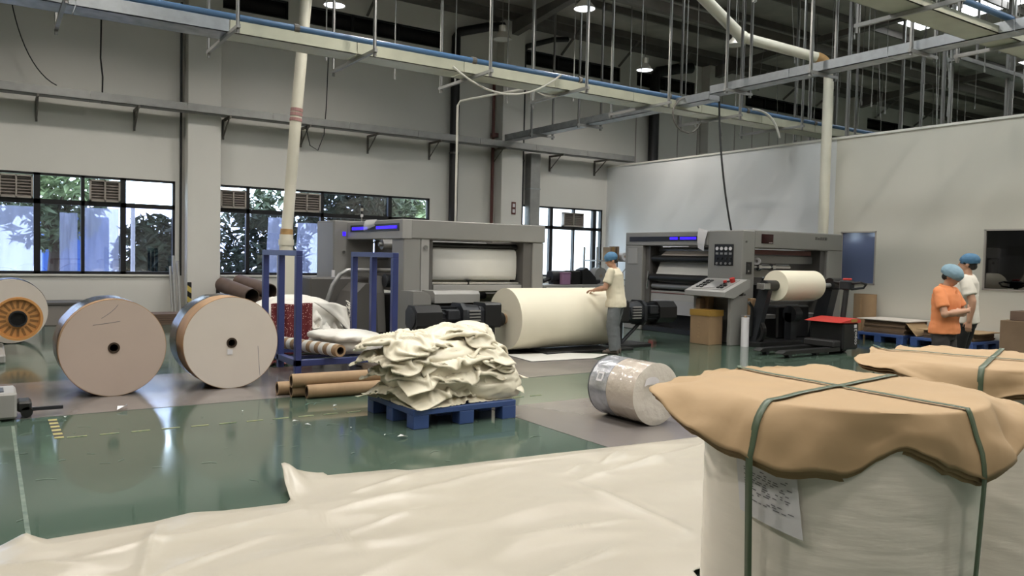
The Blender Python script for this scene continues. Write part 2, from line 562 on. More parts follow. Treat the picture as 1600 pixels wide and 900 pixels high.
# hazard tape at the foot of the first pilaster
for x0 in (3.775, 4.40):
    b = B(); b.box(x0, x0 + 0.09, WY - 0.386, WY - 0.38, 0.35, 0.86); b.build('hazard_wall_tape', 'hazard_v', wall_back)

wall_left = B(); wall_left.box(-12.2, -12, -8, T, 0, 9.3); wl_ = struct(wall_left.build('wall_left', 'wall'))
b = B(); b.box(-12, 48, -8.2, -8, 0, 9.6); struct(b.build('wall_front', 'wall'))
b = B(); b.box(48, 48.2, -8, T, 0, 9.3); struct(b.build('wall_far_right', 'wall'))

# partition on the right: painted cool and warm light casts meet at the pipe, two windows
PZ = 4.49
PW = [(10.08, 10.95), (6.35, 7.80)]
def partition(name, ya, yb, m, holes):
    b = B()
    ys = [ya] + sorted(v for h in holes for v in h) + [yb]
    for i in range(0, len(ys), 2):
        b.box(PXW, PXW + 0.1, ys[i], ys[i + 1], 0, PZ)
    for h in holes:
        b.box(PXW, PXW + 0.1, h[0], h[1], 0, 1.15)
        b.box(PXW, PXW + 0.1, h[0], h[1], 2.35, PZ)
    return struct(b.build(name, m))
pr_a = partition('wall_right', 11.15, WY, 'wall_cool', [])
pr_b = partition('wall_right_near', -4.0, 11.15, 'wall_warm', PW)
for p, ya, yb in ((pr_a, 11.15, WY), (pr_b, -4, 11.15)):
    b = B(); b.box(PXW - 0.02, PXW + 0.12, ya, yb, PZ, PZ + 0.05); b.build('capping', 'cap', p)
for n, (ya, yb) in zip((4, 5), PW):
    w = empty('window_%d' % n, (PXW, (ya + yb) / 2, 1.15)); struct(w)
    b = B(); b.box(PXW + 0.03, PXW + 0.04, ya, yb, 1.15, 2.35); b.build('pane', 'glass_inner' if n == 4 else 'glass_dimming', w)
    b = B()
    for q in ((ya, ya + 0.03, 1.15, 2.35), (yb - 0.03, yb, 1.15, 2.35), (ya, yb, 1.15, 1.18), (ya, yb, 2.32, 2.35)):
        b.box(PXW - 0.012, PXW + 0.1, *q)
    b.build('window_frame', 'vent_frame', w)

# big wall windows: frames, panes, transom
def window(n, x0, x1, mull, zt, thick, panes):
    w = empty('window_%d' % n, ((x0 + x1) / 2, WY, Z0)); struct(w)
    b = B(); y0, y1 = WY + 0.05, WY + 0.13
    b.box(x0, x1, y0 - 0.03, y1, Z0, Z0 + 0.06)
    b.box(x0, x1, y0 - 0.03, y1, Z1 - 0.05, Z1)
    b.box(x0, x1, y0 - 0.03, y1, zt - 0.05, zt + 0.05)
    b.box(x0, x0 + 0.06, y0 - 0.03, y1, Z0, Z1); b.box(x1 - 0.05, x1, y0 - 0.03, y1, Z0, Z1)
    for x, t in zip(mull, thick):
        b.box(x - t, x + t, y0 - 0.03, y1, Z0, Z1)
    b.build('window_frame', 'frame', w)
    b = B(); b.box(x0 - 0.03, x1 + 0.03, WY - 0.05, WY + 0.05, Z0 - 0.04, Z0); b.build('window_sill', 'wall', w)
    xs = [x0] + mull + [x1]
    for i in range(len(xs) - 1):
        for k, (za, zb) in enumerate(((Z0, zt), (zt, Z1))):
            m = panes[i][k]
            if m:
                b = B(); b.box(xs[i] + 0.02, xs[i + 1] - 0.02, y0 + 0.03, y0 + 0.036, za, zb); b.build('pane', m, w)
    return w
G, D = 'glass', 'glass_blue'
window(1, WIN[0][0], WIN[0][1], [0.1, 0.87, 1.72, 2.51], 2.55, [0.04, 0.06, 0.035, 0.055], [(D, G), (D, G), (D, G), (D, G), (D, G)])
window(2, WIN[1][0], WIN[1][1], [5.22, 6.19, 7.07, 8.94], 2.55, [0.04, 0.03, 0.04, 0.05], [(D, G), (D, G), (D, G), (D, D), (D, G)])
window(3, WIN[2][0], WIN[2][1], [14.3, 15.18, 16.0], 2.52, [0.06, 0.03, 0.07], [(G, G), (G, G), (G, G), (G, G)])
for i, (x0, x1) in enumerate(CLR):
    w = empty('window_%d' % (6 + i), ((x0 + x1) / 2, WY, C0)); struct(w)
    k = max(1, round((x1 - x0) / 1.2))
    for j in range(k):
        a, c = x0 + (x1 - x0) * j / k, x0 + (x1 - x0) * (j + 1) / k
        b = B(); b.box(a + 0.03, c - 0.03, WY + 0.08, WY + 0.09, C0, C1); b.build('pane', 'glass_dark', w)
    b = B()
    for j in range(k + 1):
        a = x0 + (x1 - x0) * j / k
        b.box(a - 0.03, a + 0.03, WY + 0.04, WY + 0.12, C0, C1)
    b.box(x0, x1, WY + 0.04, WY + 0.12, C0, C0 + 0.04); b.box(x0, x1, WY + 0.04, WY + 0.12, C1 - 0.04, C1)
    b.build('window_frame', 'frame', w)

# roof: deck strips with skylight bays, purlins, rafters
SKY = [(4.9, 6.3), (13.3, 14.7), (22.1, 23.4), (29.6, 31.0)]
b = B()
def deck(x0, x1, ya, yb):
    v = [(x0, ya, roof_z(ya)), (x1, ya, roof_z(ya)), (x1, yb, roof_z(yb)), (x0, yb, roof_z(yb))]
    b.face(v)
    b.face([(p[0], p[1], p[2] + 0.08) for p in v][::-1])
deck(-12, 48, 13.2, T + 0.3); deck(-12, 48, -8.2, -2.0)
xs = [-12] + [v for s in SKY for v in s] + [48]
for i in range(0, len(xs), 2):
    deck(xs[i], xs[i + 1], -2.0, 13.2)
ceiling = struct(b.build('ceiling', 'roof'))
for s in SKY:
    for ya, yb in ((-2, 1.8), (1.8, 5.6), (5.6, 9.4), (9.4, 13.2)):
        b = B(); z0, z1 = roof_z(ya), roof_z(yb)
        b.face([(s[0], ya, z0), (s[1], ya, z0), (s[1], yb, z1), (s[0], yb, z1)])
        b.build('skylight_pane', 'skylight', ceiling)
y = -6.5
while y < 19.2:
    b = B(); z = roof_z(y); b.box(-12, 48, y - 0.035, y + 0.035, z - 0.2, z - 0.01); b.build('purlin', 'steel_dark', ceiling)
    y += 1.55
for x in (-4.1, 4.13, 12.56, 20.96, 29.36, 37.7):
    b = B()
    za, zb = roof_z(WY), roof_z(-8)
    b.prism([(WY, za - 0.2), (WY, za - 0.62), (16.5, roof_z(16.5) - 0.38), (-8, zb - 0.34), (-8, zb - 0.2)], 'x', x - 0.11, x + 0.11)
    b.build('roof_beam', 'steel_dark', ceiling)
for y in (15.0, 9.0, 3.0):
    b = B(); z = roof_z(y); b.box(-12, 48, y - 0.09, y + 0.09, z - 0.66, z - 0.4); b.build('roof_tie_beam', 'steel_mid', ceiling)
b = B(); b.box(-12, 48, WY - 0.5, WY - 0.02, 8.3, 8.5); b.build('eaves_gutter', 'steel_dark', ceiling)
for x in (6.0, 8.2, 14.5, 16.8, 19, 23, 25, 27, 31, 34):     # knee braces under the eaves
    b = B(); b.pipe([(x, WY - 0.02, 7.75), (x, WY - 1.1, 8.45)], 0.04, 6); b.build('knee_brace', 'steel_dark', ceiling)

# ---------------------------------------------------------------- downpipes
def downpipe(x, r, label, z0=0.0, bend=0.9, my='black_pipe'):
    t = thing('downpipe', label, 'pipe', (x, WY - 0.18, z0))
    yy = WY - r - 0.05
    b = B(); b.pipe([(x, yy, z0), (x, yy, 7.62), (x + 0.1, yy, 7.76), (x + bend, yy - 0.2, 8.12 - r), (x + bend + 0.5, yy - 0.25, 8.2 - r)], r, 14)
    b.build('pipe', my, t, smooth=True)
    for z in (2.2, 4.4, 6.6):
        b = B(); b.ring((x, yy, z), (x, yy, z + 0.05), r + 0.015, r - 0.004, 14); b.build('clamp', 'steel_dark', t)
downpipe(10.75, 0.125, 'thick black downpipe on back wall above the left grey machine')
downpipe(13.05, 0.075, 'thin black downpipe beside the white pilaster in mid wall')
downpipe(18.2, 0.17, 'wide black downpipe rising behind the top of the grey partition', z0=0.0)
t = thing('red_riser_pipe', 'dark red riser pipe beside the pilaster behind the left machine', 'pipe', (12.05, WY - 0.12, 0))
b = B(); b.pipe([(12.05, WY - 0.12, 0), (12.05, WY - 0.12, 7.0)], 0.045, 10); b.build('pipe', 'red_pipe', t, smooth=True)
b = B(); b.box(12.0, 12.18, WY - 0.2, WY - 0.05, 5.0, 5.12); b.build('pipe_bracket', 'red_pipe', t)
t = thing('grey_wall_duct', 'rectangular grey duct standing against the wall by the corner window', 'duct', (13.45, WY - 0.2, 0))
b = B(); b.box(13.27, 13.62, WY - 0.3, WY - 0.02, 0, 4.65, 0.01); b.build('duct', 'galv_dull', t)
b = B()
for z in (1.2, 2.4, 3.6): b.box(13.26, 13.63, WY - 0.31, WY - 0.02, z, z + 0.03)
b.build('flange', 'galv', t)
t = thing('fire_notice', 'small dark red notice with two white pictograms on the pilaster', 'sign', (12.62, WY - 0.385, 2.85))
b = B(); b.box(12.56, 12.70, WY - 0.395, WY - 0.381, 2.82, 3.18); b.build('plate', 'red_pipe', t)
for z in (2.87, 3.03):
    b = B(); b.box(12.59, 12.67, WY - 0.399, WY - 0.394, z, z + 0.1); b.build('pictogram', 'label', t)

# ================================================================ OVERHEAD: trays, hangers, pipes, lamps, cables
def tray_u(b, ax, a0, a1, c0, c1, z0, z1, t=0.012):
    """an open U-shaped tray along x or y"""
    if ax == 'x':
        b.box(a0, a1, c0, c1, z0, z0 + t); b.box(a0, a1, c0, c0 + t, z0, z1); b.box(a0, a1, c1 - t, c1, z0, z1)
    else:
        b.box(c0, c1, a0, a1, z0, z0 + t); b.box(c0, c0 + t, a0, a1, z0, z1); b.box(c1 - t, c1, a0, a1, z0, z1)
def strut(b, x, y, z0, z1, w=0.022):
    b.box(x - w, x + w, y - w, y - w + 0.008, z0, z1)
    b.box(x - w, x - w + 0.008, y - w, y + w, z0, z1); b.box(x + w - 0.008, x + w, y - w, y + w, z0, z1)

# tray on the back wall, on brackets
t = thing('wall_cable_tray', 'long galvanised cable tray fixed along the back wall', 'cable tray', (6, WY - 0.5, 4.72))
for i in range(10):
    b = B(); tray_u(b, 'x', -2 + i * 1.9, -2 + (i + 1) * 1.9 - 0.012, WY - 0.66, WY - 0.34, 4.67, 4.85)
    b.build('tray_section', 'galv_dull', t)
for x in (-1.0, 0.86, 2.72, 4.62, 6.48, 8.26, 10.06, 12.1, 14.15, 15.9):
    b = B()
    b.box(x - 0.02, x + 0.02, WY - 0.72, WY - 0.0, 4.615, 4.67)
    b.box(x - 0.02, x + 0.02, WY - 0.05, WY, 4.2, 4.66)
    b.pipe([(x, WY - 0.58, 4.63), (x, WY - 0.04, 4.26)], 0.02, 4)
    b.build('bracket', 'steel_mid', t)

# main tray over the machines
t = thing('overhead_cable_tray', 'long cream cable tray hanging over both grey machines', 'cable tray', (8, 12.4, 4.93))
for i in range(12):
    b = B(); tray_u(b, 'x', -3 + i * 2, -3 + (i + 1) * 2 - 0.015, 12.14, 12.62, 4.82, 5.01)
    b.build('tray_section', 'galv' if i < 3 else 'tray_cream', t)
for x in (-1.2, 0.85, 2.98, 5.08, 7.23, 9.36, 11.5, 13.65, 15.8, 17.9):
    b = B(); b.box(x - 0.025, x + 0.025, 11.58, 13.48, 4.765, 4.815); b.build('cross_bar', 'rod', t)
    for y in (11.64, 13.42):
        b = B(); strut(b, x, y, 4.7, roof_z(y) - 0.02); b.build('hanger_rod', 'rod', t)
# cross tray
t = thing('cross_cable_tray', 'galvanised cable tray running from the back wall towards the viewer', 'cable tray', (12.35, 12, 4.9))
for i in range(9):
    y1 = 18.8 - i * 1.9
    z = 4.88 if y1 > 12.6 else 4.98
    b = B(); tray_u(b, 'y', y1 - 1.885, y1, 12.2, 12.52, z, z + 0.17); b.build('tray_section', 'galv', t)
for y, z in ((17.2, 4.88), (15.2, 4.88), (10.6, 4.98), (8.7, 4.98), (6.9, 4.98), (4.4, 4.98)):
    b = B(); b.box(11.95, 12.75, y - 0.025, y + 0.025, z - 0.055, z - 0.005); b.build('cross_bar', 'rod', t)
    for x in (12.0, 12.7):
        b = B(); strut(b, x, y, z - 0.1, roof_z(y) - 0.02); b.build('hanger_rod', 'rod', t)
# near tray
t = thing('near_cable_tray', 'wide cable tray crossing the top right corner nearest the viewer', 'cable tray', (12, 5.9, 5.0))
for i in range(7):
    b = B(); tray_u(b, 'x', 6.4 + i * 2, 6.4 + (i + 1) * 2 - 0.015, 5.72, 6.17, 4.99, 5.10); b.build('tray_section', 'tray_cream', t)
for x in (8.0, 10.2, 12.9, 15.2):
    b = B(); b.box(x - 0.025, x + 0.025, 5.2, 6.7, 4.93, 4.985); b.build('cross_bar', 'rod', t)
    for y in (5.25, 6.65):
        b = B(); strut(b, x, y, 4.85, roof_z(y) - 0.02); b.build('hanger_rod', 'rod', t)
# far trays beyond the partition
t = thing('far_cable_tray', 'thin cable tray high beyond the partition on the right', 'cable tray', (22, 11, 6.1))
b = B(); tray_u(b, 'x', 18, 30, 9.2, 9.5, 6.2, 6.3); b.build('tray_section', 'galv_dull', t)
for x in (19, 21.5, 24, 26.5, 29):
    b = B(); strut(b, x, 9.35, 6.2, roof_z(9.35) - 0.02); b.build('hanger_rod', 'rod', t)

# blue pipes
def bluepipe(name, label, pts, r, rings):
    t = thing(name, label, 'pipe', pts[0])
    b = B(); b.pipe(pts, r, 12); b.build('pipe', 'blue_pipe', t, smooth=True)
    for p in rings:
        b = B(); b.ring((p[0] - 0.04, p[1], p[2]), (p[0] + 0.04, p[1], p[2]), r + 0.02, r, 12); b.build('coupling', 'steel_mid', t)
bluepipe('air_pipe', 'blue compressed-air pipe lying along the long cream tray', [(-3, 12.17, 5.065), (5, 12.17, 5.065), (10, 12.17, 5.065), (15, 12.17, 5.065), (21, 12.17, 5.065)], 0.05,
         [(x, 12.17, 5.065) for x in (1, 4, 7.2, 9.6, 12, 14.5, 17)])
bluepipe('air_pipe', 'blue air pipe beside the near tray in the top right corner', [(6.4, 5.62, 5.2), (12.55, 5.62, 5.2)], 0.045, [(9, 5.62, 5.2), (12.4, 5.62, 5.2)])

# leaning cream duct pipe by the left machine
t = thing('cream_drop_pipe', 'leaning cream pipe dropping from the roof between windows and left machine', 'pipe', (4.62, 14.5, 0))
b = B(); b.pipe([(5.1, 14.5, 8.4), (4.88, 14.5, 5.4), (4.78, 14.5, 4.1), (4.63, 14.5, 2.0)], 0.105, 16); b.build('pipe', 'pvc', t, smooth=True)
b = B()
for z in (4.02, 4.12, 4.2): b.ring((4.78 + (z - 4.1) * .08, 14.5, z), (4.785 + (z - 4.1) * .08, 14.5, z + 0.06), 0.113, 0.1, 16)
b.build('pink_tape_band', 'pink', t)
b = B(); b.cyl((4.625, 14.5, 1.9), (4.63, 14.5, 2.02), 0.115, 16); b.build('sealant_ring', 'pvc_tan', t, smooth=True)
b = B(); b.cyl((4.62, 14.5, 1.6), (4.62, 14.5, 1.92), 0.125, 16).cyl((4.62, 14.5, 1.72), (4.62, 14.5, 1.83), 0.14, 16); b.build('coupling', 'pvc', t, smooth=True)
b = B(); b.box(4.49, 4.75, 14.37, 14.63, 0, 1.6, 0.01); b.build('boxed_base', 'pvc', t)

# cream pipe above the right machine
t = thing('cream_vent_pipe', 'cream vent pipe bending down to the right machine in front of partition', 'pipe', (16.1, 11.2, 2.25))
P = [(12.0, 12.6, 8.2), (14.35, 12.25, 6.72), (16.05, 11.25, 6.28), (16.12, 11.2, 5.9), (16.12, 11.2, 2.3)]
b = B(); b.pipe([P[0], P[1]], 0.13, 16); b.build('pipe', 'pvc', t, smooth=True)
b = B(); b.pipe([P[1], Vector(P[2]) - (Vector(P[2]) - Vector(P[1])).normalized() * 0.2], 0.115, 16); b.build('pipe', 'pvc', t, smooth=True)
b = B(); b.ball(P[1], 0.15, 16); b.build('joint', 'pvc', t, smooth=True)
e0 = Vector(P[2]) - (Vector(P[2]) - Vector(P[1])).normalized() * 0.22
b = B(); b.pipe(bez(e0, Vector(P[2]), Vector(P[2]) - Vector((0, 0, 0.1)), (16.12, 11.2, 5.98), 8), 0.125, 16); b.build('elbow', 'pvc_tan', t, smooth=True)
b = B(); b.pipe([(16.12, 11.2, 6.0), (16.12, 11.2, 2.28)], 0.115, 16); b.build('pipe', 'pvc', t, smooth=True)

# high-bay lamps
def lamp_proto(lit, label):
    t = thing('high_bay_lamp', label, 'lamp', (0, 0, 0), 'high bay lamps under the roof')
    b = B(); b.lathe([(0.0, 0.33), (0.09, 0.33), (0.09, 0.18), (0.12, 0.15), (0.225, 0.03), (0.235, 0.0), (0.225, 0.0), (0.11, 0.13), (0, 0.14)], seg=24)
    b.build('shade', 'lamp_shell', t, smooth=True)
    b = B(); b.lathe([(0.0, 0.012), (0.215, 0.012), (0.215, 0.02), (0, 0.02)], seg=24); b.build('diffuser', 'lamp_glow' if lit else 'lamp_off', t)
    b = B(); b.cyl((0, 0, 0.33), (0, 0, 1.75), 0.008, 6); b.build('suspension_rod', 'wire', t)
    return t
def copy_thing(root, loc, label=None, rz=0):
    r = root.copy(); COL.objects.link(r); r.location = loc; r.rotation_euler = (0, 0, rz); WL[r.name] = Vector(loc)
    if label: r['label'] = label
    for ch in list(root.children):
        c = ch.copy(); COL.objects.link(c); c.parent = r
        for g in ch.children:
            d = g.copy(); COL.objects.link(d); d.parent = c
    return r
LAMPS = {(6.1, 16.1): 'lit high bay lamp at top left above the leaning cream pipe',
         (10.4, 13.07): 'lit high bay lamp at top centre, larger of the middle two',
         (15.05, 16.2): 'lit high bay lamp low over the dark clerestory windows'}
OFF = {(10.3, 16.07): 'unlit pale high bay lamp hanging above the left machine', (15.0, 13.0): 'unlit high bay lamp beside the bend of the cream vent pipe'}
lamp_spots = []
l0 = lamp_proto(True, 'x'); first = True
def place_lamp(x, y, label):
    global first
    if first:
        l0.location = (x, y, 6.8); l0['label'] = label; first = False
    else:
        copy_thing(l0, (x, y, 6.8), label)
    lamp_spots.append((x, y))
for (x, y), lb in LAMPS.items(): place_lamp(x, y, lb)
for y in (9.9, 6.8, 3.7, 0.6, -2.5):
    for x in (-3, 1.5, 6.0, 10.4, 15.0):
        if (x, y) == (15.0, 9.9) or (x, y) == (15.0, 6.8): continue
        place_lamp(x, y, 'lit high bay lamp hanging in the hall above the camera')
for y in (13.0, 16.1):
    for x in (-3, 1.5): place_lamp(x, y, 'lit high bay lamp hanging in the hall above the camera')
place_lamp(6.0, 13.0, 'lit high bay lamp hanging in the hall above the camera')
for x, ys in ((19.5, (6.8, 3.7, 0.6)), (24, (9.9, 6.8, 3.7)), (28.5, (9.9, 6.8)), (33, (13, 9.9, 6.8)), (37.5, (13, 9.9))):  # unseen lamps added to brighten the far wall
    for y in ys: place_lamp(x, y, 'added out-of-view lamp brightening the far bay beyond the partition')
o0 = lamp_proto(False, OFF[(10.3, 16.07)]); o0.location = (10.3, 16.07, 6.8)
copy_thing(o0, (15.0, 13.0, 6.8), OFF[(15.0, 13.0)])
ld = bpy.data.lights.new('high_bay_light', 'AREA'); ld.shape = 'DISK'; ld.size = 0.42; ld.energy = LAMP_W; ld.spread = math.radians(150); ld.color = (1.0, 0.945, 0.86)
for x, y in lamp_spots:
    o = bpy.data.objects.new('high_bay_light', ld); COL.objects.link(o); o.location = (x, y, 6.795)

# hanging struts and wires over the far bay, left from old services
random.seed(11)
G1 = 'bare steel struts hanging from the roof'
k = 0
for (x, y, z0) in ((17.5, 11.6, 4.0), (18.4, 9.6, 4.2), (19.4, 10.3, 4.4), (20.6, 9.4, 4.6), (21.2, 12.4, 4.1), (22.6, 10.2, 4.6), (24.0, 13.4, 4.3), (18.8, 13.6, 4.2), (22.0, 15.0, 4.4)):
    b = B(); strut(b, x, y, z0, roof_z(y) - 0.02, 0.035)
    tag(b.build('hanging_strut', 'rod'), 'bare steel strut hanging from the roof beyond the partition', 'strut', G1)
for i in range(60):
    x = random.uniform(16.9, 32); y = random.uniform(7.6, 16.5); z0 = random.uniform(5.0, 7.2)
    b = B(); dx = random.choice((0, 0, 0, 0.25, -0.25)); b.pipe([(x, y, roof_z(y) - 0.05), (x + dx, y, z0)], 0.011, 4)
    b.cyl((x + dx, y, z0 - 0.1), (x + dx, y, z0), 0.02, 6)
    tag(b.build('hanging_wire', 'wire'), 'thin drop wire hanging from the dark roof beyond the partition', 'wire', 'drop wires under the roof')
for i, (x, y, z0) in enumerate(((9.9, 15.2, 5.1), (10.8, 15.4, 5.1), (11.2, 14.4, 5.2), (12.9, 14.0, 5.4), (8.2, 14.6, 5.2), (13.9, 15.5, 5.3), (14.6, 14.2, 5.6), (7.0, 15.0, 5.2), (5.6, 15.2, 5.4), (15.4, 14.6, 5.1), (16.0, 13.8, 5.2))):
    b = B(); b.pipe([(x, y, roof_z(y) - 0.05), (x, y, z0)], 0.014, 5); b.cyl((x, y, z0), (x, y, z0 + 0.12), 0.022, 6)
    tag(b.build('hanging_wire', 'wire'), 'thin drop wire hanging over the machines behind the cream tray', 'wire', 'drop wires over the machines')

# loose cables
def cable(name, label, pts, r, m, group=None):
    b = B(); b.pipe(pts, r, 6); return tag(b.build(name, m, smooth=True), label, 'cable', group)
cable('white_cable', 'white cable loop sagging below the cream tray between its hangers', sag((6.75, 12.1, 4.88), (9.1, 12.1, 5.08), 0.42), 0.018, 'cable_w')
cable('white_cable', 'second thin white cable crossing the sagging loop', sag((9.05, 12.98, 4.98), (9.6, 12.1, 5.06), 0.25), 0.014, 'cable_w')
cable('white_drop_conduit', 'bent white conduit dropping beside the thick black downpipe', [(9.05, 13.0, 4.98), (8.78, 14.9, 5.02), (8.68, 15.2, 5.0), (8.64, 15.25, 4.9), (8.64, 15.25, 2.3)], 0.025, 'cable_w')
cable('power_cable', 'black power cable dropping onto the right machine', bez((12.6, 11.3, 4.95), (12.62, 11.3, 4.2), (12.55, 11.1, 3.2), (12.75, 11.0, 2.24)), 0.022, 'cable_b')
cable('coiled_cable', 'grey cable looped under the crossing of the trays', [(12.3 + 0.42 * math.cos(a), 11.9, 4.66 + 0.36 * math.sin(a)) for a in (0.6 + i * 0.42 for i in range(14))], 0.018, 'steel_mid')
cable('hose_end', 'pale hose end hanging off the blue air pipe at right', bez((14.6, 12.1, 5.1), (15.1, 11.95, 5.1), (15.2, 11.9, 4.8), (15.35, 11.9, 4.5)), 0.028, 'cable_w')
cable('wall_cable', 'thin dark cable curving down the wall to the tray at left', bez((0.35, WY - 0.5, 7.0), (0.45, WY - 0.5, 5.9), (0.75, WY - 0.5, 5.1), (1.2, WY - 0.5, 4.91)), 0.012, 'cable_b')
cable('wall_cable', 'doubled dark cable hanging straight down onto the wall tray', [(2.03, WY - 0.5, 7.4), (2.0, WY - 0.5, 5.6), (2.04, WY - 0.5, 5.2), (2.03, WY - 0.5, 4.66)], 0.018, 'cable_b')
cable('wall_cable', 'dark cable loop hanging below the wall tray beside the cream pipe', [(7.0, WY - 0.5, 6.9), (6.95, WY - 0.5, 5.2), (6.9, WY - 0.5, 4.5), (6.75, WY - 0.5, 4.1), (6.55, WY - 0.5, 4.2), (6.45, WY - 0.5, 4.6), (6.45, WY - 0.5, 4.75)], 0.012, 'cable_b')

# ================================================================ OUTSIDE THE WINDOWS
b = B(); b.box(-20, 45, T, 45, -0.3, -0.1); struct(b.build('outdoor_ground', 'ground_out'))
t = thing('white_outbuilding', 'bright white building outside the corner window', 'building', (20, 29, -0.1))
b = B(); b.box(15.5, 26, 27.5, 31, -0.1, 4.6); b.build('wall', 'white_wall_out', t)
b = B(); b.box(15.2, 26.3, 26.9, 31.2, 4.6, 4.9); b.build('roof', 'galv_dull', t)
b = B(); b.box(17.2, 17.3, 27.4, 27.5, -0.1, 4.6); b.build('corner_trim', 'galv_dull', t)
def tree(label, x, y, zc, r, n, m, trunk=True):
    t = thing('garden_tree', label, 'tree', (x, y, -0.1), 'trees outside the windows')
    b = B(); b.pipe([(x, y, -0.1), (x + 0.1, y, zc * 0.5), (x, y + 0.1, zc)], [0.16, 0.12, 0.06], 8)
    for i in range(5):
        a = i * 1.3; b.pipe([(x, y, zc * 0.6), (x + r[0] * 0.6 * math.cos(a), y + r[1] * 0.6 * math.sin(a), zc + r[2] * 0.2)], [0.05, 0.02], 5)
    b.build('trunk', 'bark', t)
    b = B()
    for i in range(n):
        while True:
            p = Vector((random.uniform(-1, 1), random.uniform(-1, 1), random.uniform(-1, 1)))
            if p.length < 1 and noise.noise(p * 2.3 + Vector((x, y, 0))) > -0.15: break
        c = Vector((x + p.x * r[0], y + p.y * r[1], zc + p.z * r[2]))
        q = Euler((random.uniform(-0.9, 0.9), random.uniform(-0.9, 0.9), random.uniform(0, 6.3))).to_matrix()
        l, w = random.uniform(0.14, 0.3), random.uniform(0.04, 0.09)
        b.face([c + q @ Vector(v) for v in ((-l, 0, 0), (0, -w, 0.02), (l, 0, -0.03), (0, w, 0.02))])
    f = b.build('foliage', m, t); f['kind'] = 'stuff'
random.seed(5)
tree('feathery light green tree outside the left window', 1.3, 22.6, 3.1, (1.3, 1.2, 1.6), 1500, 'leaf_l')
tree('dark leafy shrub outside the right pane of the left window', 3.75, 23.2, 1.2, (1.0, 0.9, 1.35), 1500, 'leaf')
tree('dark overhanging tree outside the middle window', 9.3, 22.4, 3.1, (1.9, 1.2, 1.3), 1900, 'leaf')
tree('sunlit tree outside the far pane of the middle window', 12.8, 25.5, 3.3, (1.9, 1.6, 1.7), 1700, 'leaf_l')
tree('dark hedge tree outside the middle of the second window', 6.9, 24.0, 1.7, (1.5, 1.2, 1.8), 1700, 'leaf')
t = thing('white_lamp_post', 'pale slim post standing outside the left window', 'post', (2.98, 21.3, -0.1))
b = B(); b.cyl((2.98, 21.3, -0.1), (2.98, 21.3, 3.0), 0.05, 10); b.build('post', 'white_wall_out', t, smooth=True)
b = B(); b.cyl((2.98, 21.3, -0.1), (2.98, 21.3, 0.05), 0.12, 10); b.build('base', 'white_wall_out', t)
t = thing('blue_container', 'blue box seen through the left window behind the leaves', 'container', (1.9, 26.5, -0.1))
b = B(); b.box(1.3, 3.0, 26, 27.5, -0.1, 2.5, 0.03); b.build('body', 'blue_tarp', t)
b = B()
for i in range(6): b.box(1.4 + i * 0.28, 1.46 + i * 0.28, 25.96, 26.0, 0.1, 2.4)
b.build('rib', 'blue_tarp', t)
def curtain(label, x0, x1, z0, z1, y, seed, slant=0.0):
    b = B()
    def f(u, v):
        z = z1 + (-0.1 - z1) * v
        x = x0 + (x1 - x0) * u + slant * (1 - v)
        d = 0.10 * noise.noise(Vector((u * 3 + seed, v * 2, seed))) + 0.04 * noise.noise(Vector((u * 9, v * 5 + seed, 0)))
        return (x, y + d, z)
    b.grid(f, 24, 24)
    o = b.build('plastic_curtain', 'film_out', smooth=180)
    return tag(o, label, 'plastic sheet', 'plastic film hung outside the windows')
curtain('milky plastic film hung outside the leftmost lower pane', -0.3, 0.75, 1.55, 2.45, WY + 0.55, 1, 0.15)
curtain('narrow plastic film draped outside the left window behind leaves', 1.32, 1.66, 1.05, 2.35, WY + 0.55, 2)
curtain('wide plastic film hung outside the third pane of left window', 1.8, 2.48, 1.05, 2.48, WY + 0.5, 3)
curtain('plastic film bunched outside the middle window beside the cream pipe', 5.75, 6.25, 1.05, 2.45, WY + 0.5, 4, 0.1)
curtain('plastic film hung outside the middle window behind left machine', 6.5, 7.1, 1.05, 2.35, WY + 0.5, 6, 0.1)

def vent(label, x0, x1, z0, z1, col=2):
    t = thing('window_vent', label, 'vent', ((x0 + x1) / 2, WY + 0.02, z0), 'louvred vents in the window tops')
    y0, y1 = WY - 0.06, WY + 0.075
    b = B()
    for q in ((x0, x1, z0, z0 + 0.035), (x0, x1, z1 - 0.035, z1), (x0, x0 + 0.035, z0, z1), (x1 - 0.035, x1, z0, z1), ((x0 + x1) / 2 - 0.015, (x0 + x1) / 2 + 0.015, z0, z1)):
        b.box(q[0], q[1], y0, y1, q[2], q[3])
    b.build('vent_frame', 'vent_frame', t)
    n = 7
    for i in range(n):
        z = z0 + 0.05 + (z1 - z0 - 0.1) * i / (n - 1)
        b = B(); b.box(x0 + 0.03, x1 - 0.03, -0.03, 0.03, -0.006, 0.006, m=Matrix.Translation((0, WY + 0.0, z)) @ Matrix.Rotation(0.7, 4, 'X'))
        b.build('slat', 'vent', t)
    b = B(); b.box(x0 + 0.02, x1 - 0.02, WY + 0.04, WY + 0.05, z0 + 0.02, z1 - 0.02); b.build('back_plate', 'vent', t)
vent('louvred vent in the top of the leftmost window pane', 0.2, 0.8, 2.6, 3.08)
vent('louvred vent in the top of the left window, third pane', 1.84, 2.44, 2.6, 3.07)
vent('dark louvred vent beside the first pilaster in the middle window', 4.57, 5.16, 2.6, 3.03)
vent('pale louvred vent just right of the leaning cream pipe', 6.3, 7.0, 2.6, 3.07)
vent('small louvred vent in the top of the corner window', 14.72, 15.5, 2.57, 3.0)

